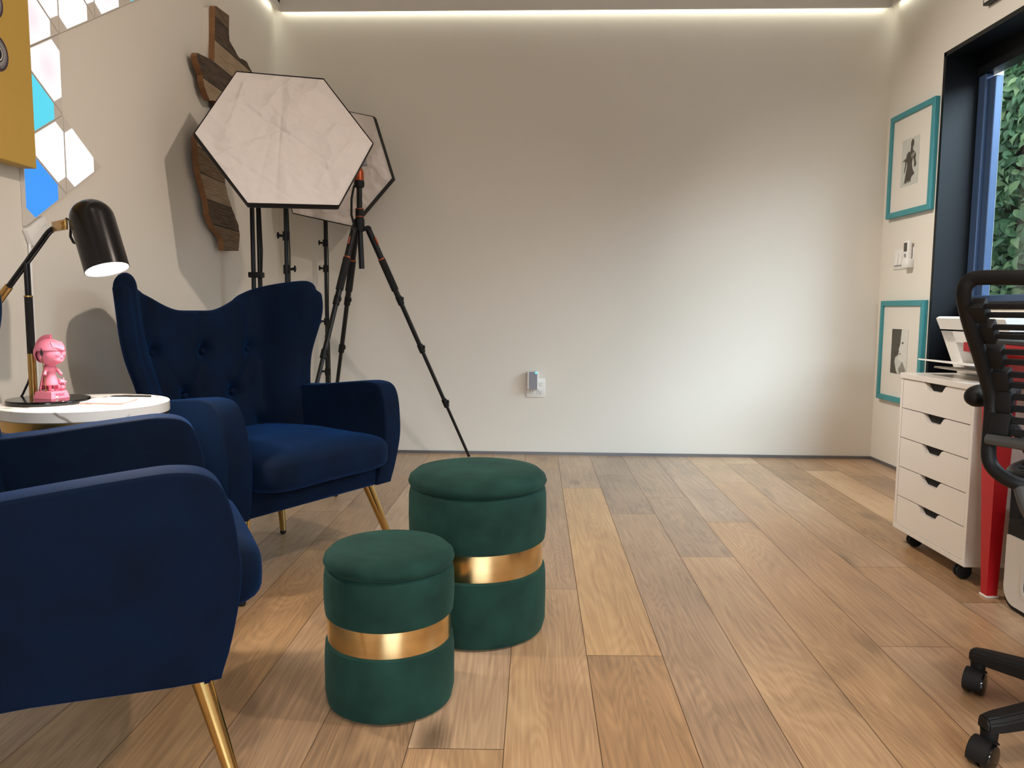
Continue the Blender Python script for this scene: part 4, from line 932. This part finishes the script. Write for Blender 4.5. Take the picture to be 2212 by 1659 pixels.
b = MB(); o_ = rp_(wy0, wy1, .055, .165, .03); i_ = rp_(wy0+.010, wy1-.010, .065, .155, .022)
for k in range(len(o_)):
    l = (k+1) % len(o_); b.prism([(SX-.0125, *o_[k]), (SX-.0125, *o_[l]), (SX-.0125, *i_[l]), (SX-.0125, *i_[k])], (.006, 0, 0))
b.build('window_bezel', M['shred_white'], fr_, smooth=0)
b = MB(); b.prism([(SX-.0095, y, z) for y, z in i_], (.001, 0, 0)); b.build('bin_window', M['black_gloss'], fr_, smooth=0)
b = MB(); b.box((SX-.0086, 2.150, .034), (SX-.0079, 2.156, .041)); b.box((SX-.0086, 2.128, .034), (SX-.0079, 2.134, .041)); b.build('printed_icons', M['white_plastic'], fr_, smooth=0)
b = MB(); b.prism([(SX+.03, 2.19, .3005), (SX+.055, 2.165, .3005), (SX+.02, 2.145, .3005), (SX+.012, 2.16, .3005)], (0, 0, .005), .001); b.build('power_button', M['white_plastic'], t, smooth=0)
b = MB(); b.box((SX+.07, SY0+.05, .299), (SX+.20, SY1-.05, .315), .006); b.build('feed_slot', M['black_gloss'], t, smooth=0)

# ------------------------------------------------------------------ bungee office chair
CC = Vector((1.211, 1.48, 0)); FW = Vector((.77, .635, 0)).normalized(); LF = Vector((-FW.y, FW.x, 0)); RT = -LF
t = thing('office_chair', 'black bungee-cord office chair seen from behind at right edge', 'office chair', CC)
tube_l = [Vector(p) for p in ((.862, 1.5, .928), (.868, 1.51, .905), (.894, 1.53, .857), (.938, 1.56, .787), (.968, 1.58, .734), (.981, 1.585, .695), (.978, 1.58, .628), (.976, 1.575, .585), (.981, 1.565, .562), (.993, 1.545, .546), (1.012, 1.528, .537), (1.04, 1.53, .535))]
WB = .47
def spl(pts, n=5):
    out = []
    for i in range(len(pts)-1):
        p0, p1, p2, p3 = pts[max(0, i-1)], pts[i], pts[i+1], pts[min(len(pts)-1, i+2)]
        for j in range(n):
            s_ = j/n; out.append(.5*((2*p1)+(-p0+p2)*s_+(2*p0-5*p1+4*p2-p3)*s_*s_+(-p0+3*p1-3*p2+p3)*s_**3))
    return out+[pts[-1]]
def mirror(p): # across the chair's mid plane
    mid = tube_l[0]+RT*WB/2; d = (p-mid).dot(RT); return p-RT*2*d
top = [tube_l[0], tube_l[0]+Vector((0, 0, .012))+RT*.008, tube_l[0]+Vector((0, 0, .018))+RT*.025, tube_l[0]+Vector((0, 0, .016))+RT*.10-FW*.006, tube_l[0]+Vector((0, 0, .010))+RT*WB/2-FW*.014]
left = spl(tube_l[::-1]+top[1:]); right = [mirror(p) for p in left]
b = MB(); b.tube(left+right[::-1][1:], .0142, 16); b.build('back_frame', M['black_plastic'], t, smooth=60)
bl = [Vector(p) for p in ((.891, 1.512, .884), (.927, 1.538, .843), (.958, 1.556, .793), (.982, 1.569, .746), (.994, 1.574, .699), (.988, 1.566, .652))]
tg = [(bl[min(i+1, 5)]-bl[max(i-1, 0)]).normalized() for i in range(6)]
for sd in (0, 1):
    for p, d in zip(bl, tg):
        q = mirror(p) if sd else p; s_ = -1 if sd else 1
        mx_ = Matrix.Translation(q) @ Matrix(((RT.x, FW.x, 0, 0), (RT.y, FW.y, 0, 0), (0, 0, 1, 0), (0, 0, 0, 1))) @ Matrix.Rotation(math.atan2(-d.dot(FW), -d.z)*-1, 4, 'X')
        b = MB(); b.box((-.016 if sd == 0 else -.022, -.014, -.0225), (.022 if sd == 0 else .016, .014, .0225), .003, mtx=mx_); b.build('cord_clip', M['black_plastic'], t, smooth=30)
for p, d in zip(bl, tg):
    for off in (-.012, .012):
        a = p-d*off+RT*.014; e = mirror(p)-d*off-RT*.014; m_ = (a+e)/2-FW*.012
        b = MB()
        for k in (-1, 0, 1):
            dz = d*(.0042*k); b.tube([a+dz, a.lerp(m_, .5)-FW*.004+dz, m_+dz, e.lerp(m_, .5)-FW*.004+dz, e+dz], .0028, 8)
        b.build('bungee_cord', M['black_fabric'], t, smooth=60)
lb = Vector((.966, 1.566, .622)); b = MB(); b.tube([lb, lb+RT*.12-FW*.03, mirror(lb)-RT*.12-FW*.03, mirror(lb)], .0115, 14); b.build('cross_bar', M['grey_tube'], t, smooth=60)
# arm rests
for sd in (0, 1):
    A0 = Vector((.962, 1.625, .702)); A1 = A0+FW*.25
    if sd: A0, A1 = mirror(A0), mirror(A1)
    b = MB(); dd = (A1-A0); b.tube([A0+dd*(-.012), A0, A0+dd*.015, A0+dd*.045, A0+dd*.09, A0+dd*.16, A0+dd*.5, A0+dd*.9, A0+dd*.96, A1], [.003, .010, .0145, .0195, .0225, .024, .0245, .022, .016, .006], 28); b.build('arm_pad', M['black_plastic'], t, smooth=60)
    P3 = A0+dd*.45; side = 1 if sd else -1
    b = MB(); b.tube(spl([P3, P3-Vector((0, 0, .09))-RT*side*.05+FW*.03, P3-Vector((0, 0, .17))-RT*side*.10+FW*.03, Vector((CC.x, CC.y, .47))+RT*side*.10]), .011, 12); b.build('arm_support', M['black_metal'], t, smooth=60)
# seat ring with cords
sc_ = CC+FW*.085; ring = []
for k in range(41):
    a = 2*math.pi*k/40; f_ = lambda x: math.copysign(abs(x)**.6, x); ring.append(sc_+FW*.215*f_(math.cos(a))+RT*.215*f_(math.sin(a))+Vector((0, 0, .545)))
b = MB(); b.tube(ring, .0115, 12, False); b.build('seat_frame', M['black_metal'], t, smooth=60)
for k in range(9):
    f_ = -.17+.0425*k; b = MB(); b.tube([sc_+FW*f_-RT*.205+Vector((0, 0, .547)), sc_+FW*f_+Vector((0, 0, .532)), sc_+FW*f_+RT*.205+Vector((0, 0, .547))], .0075, 8); b.build('seat_cord', M['black_fabric'], t, smooth=60)
j0 = tube_l[-2]
b = MB(); b.tube(spl([j0, Vector((1.02, 1.50, .48)), Vector((1.07, 1.485, .42)), Vector((1.15, 1.48, .395)), CC+Vector((0, 0, .395))]), .0125, 12); jm = mirror(j0); b.tube(spl([jm, mirror(Vector((1.02, 1.50, .48))), mirror(Vector((1.07, 1.485, .42))), CC+Vector((0, 0, .395))]), .0125, 12); b.build('back_support', M['grey_tube'], t, smooth=60)
b = MB(); b.box((-.10, -.10, .40), (.10, .10, .45), .01, mtx=Matrix.Translation(CC) @ Matrix.Rotation(math.atan2(FW.y, FW.x), 4, 'Z')); b.box((-.05, -.20, .448), (.19, -.18, .540), mtx=Matrix.Translation(CC) @ Matrix.Rotation(math.atan2(FW.y, FW.x), 4, 'Z')); b.box((-.05, .18, .448), (.19, .20, .540), mtx=Matrix.Translation(CC) @ Matrix.Rotation(math.atan2(FW.y, FW.x), 4, 'Z')); b.box((-.02, -.19, .43), (.02, .19, .46), mtx=Matrix.Translation(CC) @ Matrix.Rotation(math.atan2(FW.y, FW.x), 4, 'Z')); b.build('seat_mechanism', M['black_plastic'], t, smooth=30)
b = MB(); b.tube([CC+Vector((0, 0, .10)), CC+Vector((0, 0, .41))], .014, 20); b.tube([CC+Vector((0, 0, .10)), CC+Vector((0, 0, .26))], .025, 20); b.build('gas_lift', M['black_metal'], t, smooth=40)
b = MB(); b.lathe([(0, .085), (.045, .085), (.05, .10), (.045, .14), (.03, .15), (0, .15)], 32, Matrix.Translation(CC)); b.build('hub', M['black_plastic'], t, smooth=40)
angs = [116.5+72*k for k in range(5)]; swiv = {0: 225, 1: 215, 2: 200, 3: 20, 4: 120}
for k, a in enumerate(angs):
    d = Vector((math.cos(R(a)), math.sin(R(a)), 0)); n_ = Vector((-d.y, d.x, 0)); Rl = .285
    b = MB(); secs = []
    for q, hw, z0, z1 in ((.03, .030, .088, .135), (.12, .027, .083, .125), (.22, .023, .074, .110), (.275, .022, .070, .101), (.300, .016, .070, .096)):
        c = CC+d*q; secs.append([b.bm.verts.new(c+n_*x+Vector((0, 0, z))) for x, z in ((-hw, z0), (-hw, z1-.010), (-hw*.62, z1), (hw*.62, z1), (hw, z1-.010), (hw, z0))])
    for s0, s1 in zip(secs[:-1], secs[1:]):
        for m_ in range(6): b.bm.faces.new((s0[m_], s0[(m_+1) % 6], s1[(m_+1) % 6], s1[m_]))
    b.bm.faces.new(secs[0]); b.bm.faces.new(secs[-1]); bmesh.ops.recalc_face_normals(b.bm, faces=b.bm.faces[:])
    bmesh.ops.bevel(b.bm, geom=b.bm.edges[:], offset=.003, segments=2, affect='EDGES'); lg = b.build('base_leg', M['black_plastic'], t, smooth=30)
    c = CC+d*Rl; w_ = Vector((math.cos(R(swiv[k])), math.sin(R(swiv[k])), 0)); ax = Vector((-w_.y, w_.x, 0)); wc = c+w_*.022+Vector((0, 0, .0262))
    b = MB()
    for sg in (1, -1): 
        for p_, r_ in (((.004, .026),)): pass
        b.tube([wc+ax*sg*.003, wc+ax*sg*.005, wc+ax*sg*.017, wc+ax*sg*.021, wc+ax*sg*.022], [.024, .026, .026, .0235, .019], 28)
    cs_ = b.build('caster', M['black_gloss'], t, smooth=40)
    b = MB(); b.tube([c+Vector((0, 0, .022)), c+Vector((0, 0, .030)), c+Vector((0, 0, .062)), c+Vector((0, 0, .070))], [.012, .0145, .016, .0165], 16)
    hood = []
    for q in range(9):
        aa = R(-10+20*q); rad = .0315; hood.append([b.bm.verts.new(wc+ax*s_+w_*math.cos(aa)*rad+Vector((0, 0, math.sin(aa)*rad))) for s_ in (-.019, -.016, .016, .019)])
    for h0, h1 in zip(hood[:-1], hood[1:]):
        for m_ in range(3): b.bm.faces.new((h0[m_], h1[m_], h1[m_+1], h0[m_+1]))
    b.build('hood', M['black_plastic'], cs_, smooth=60)
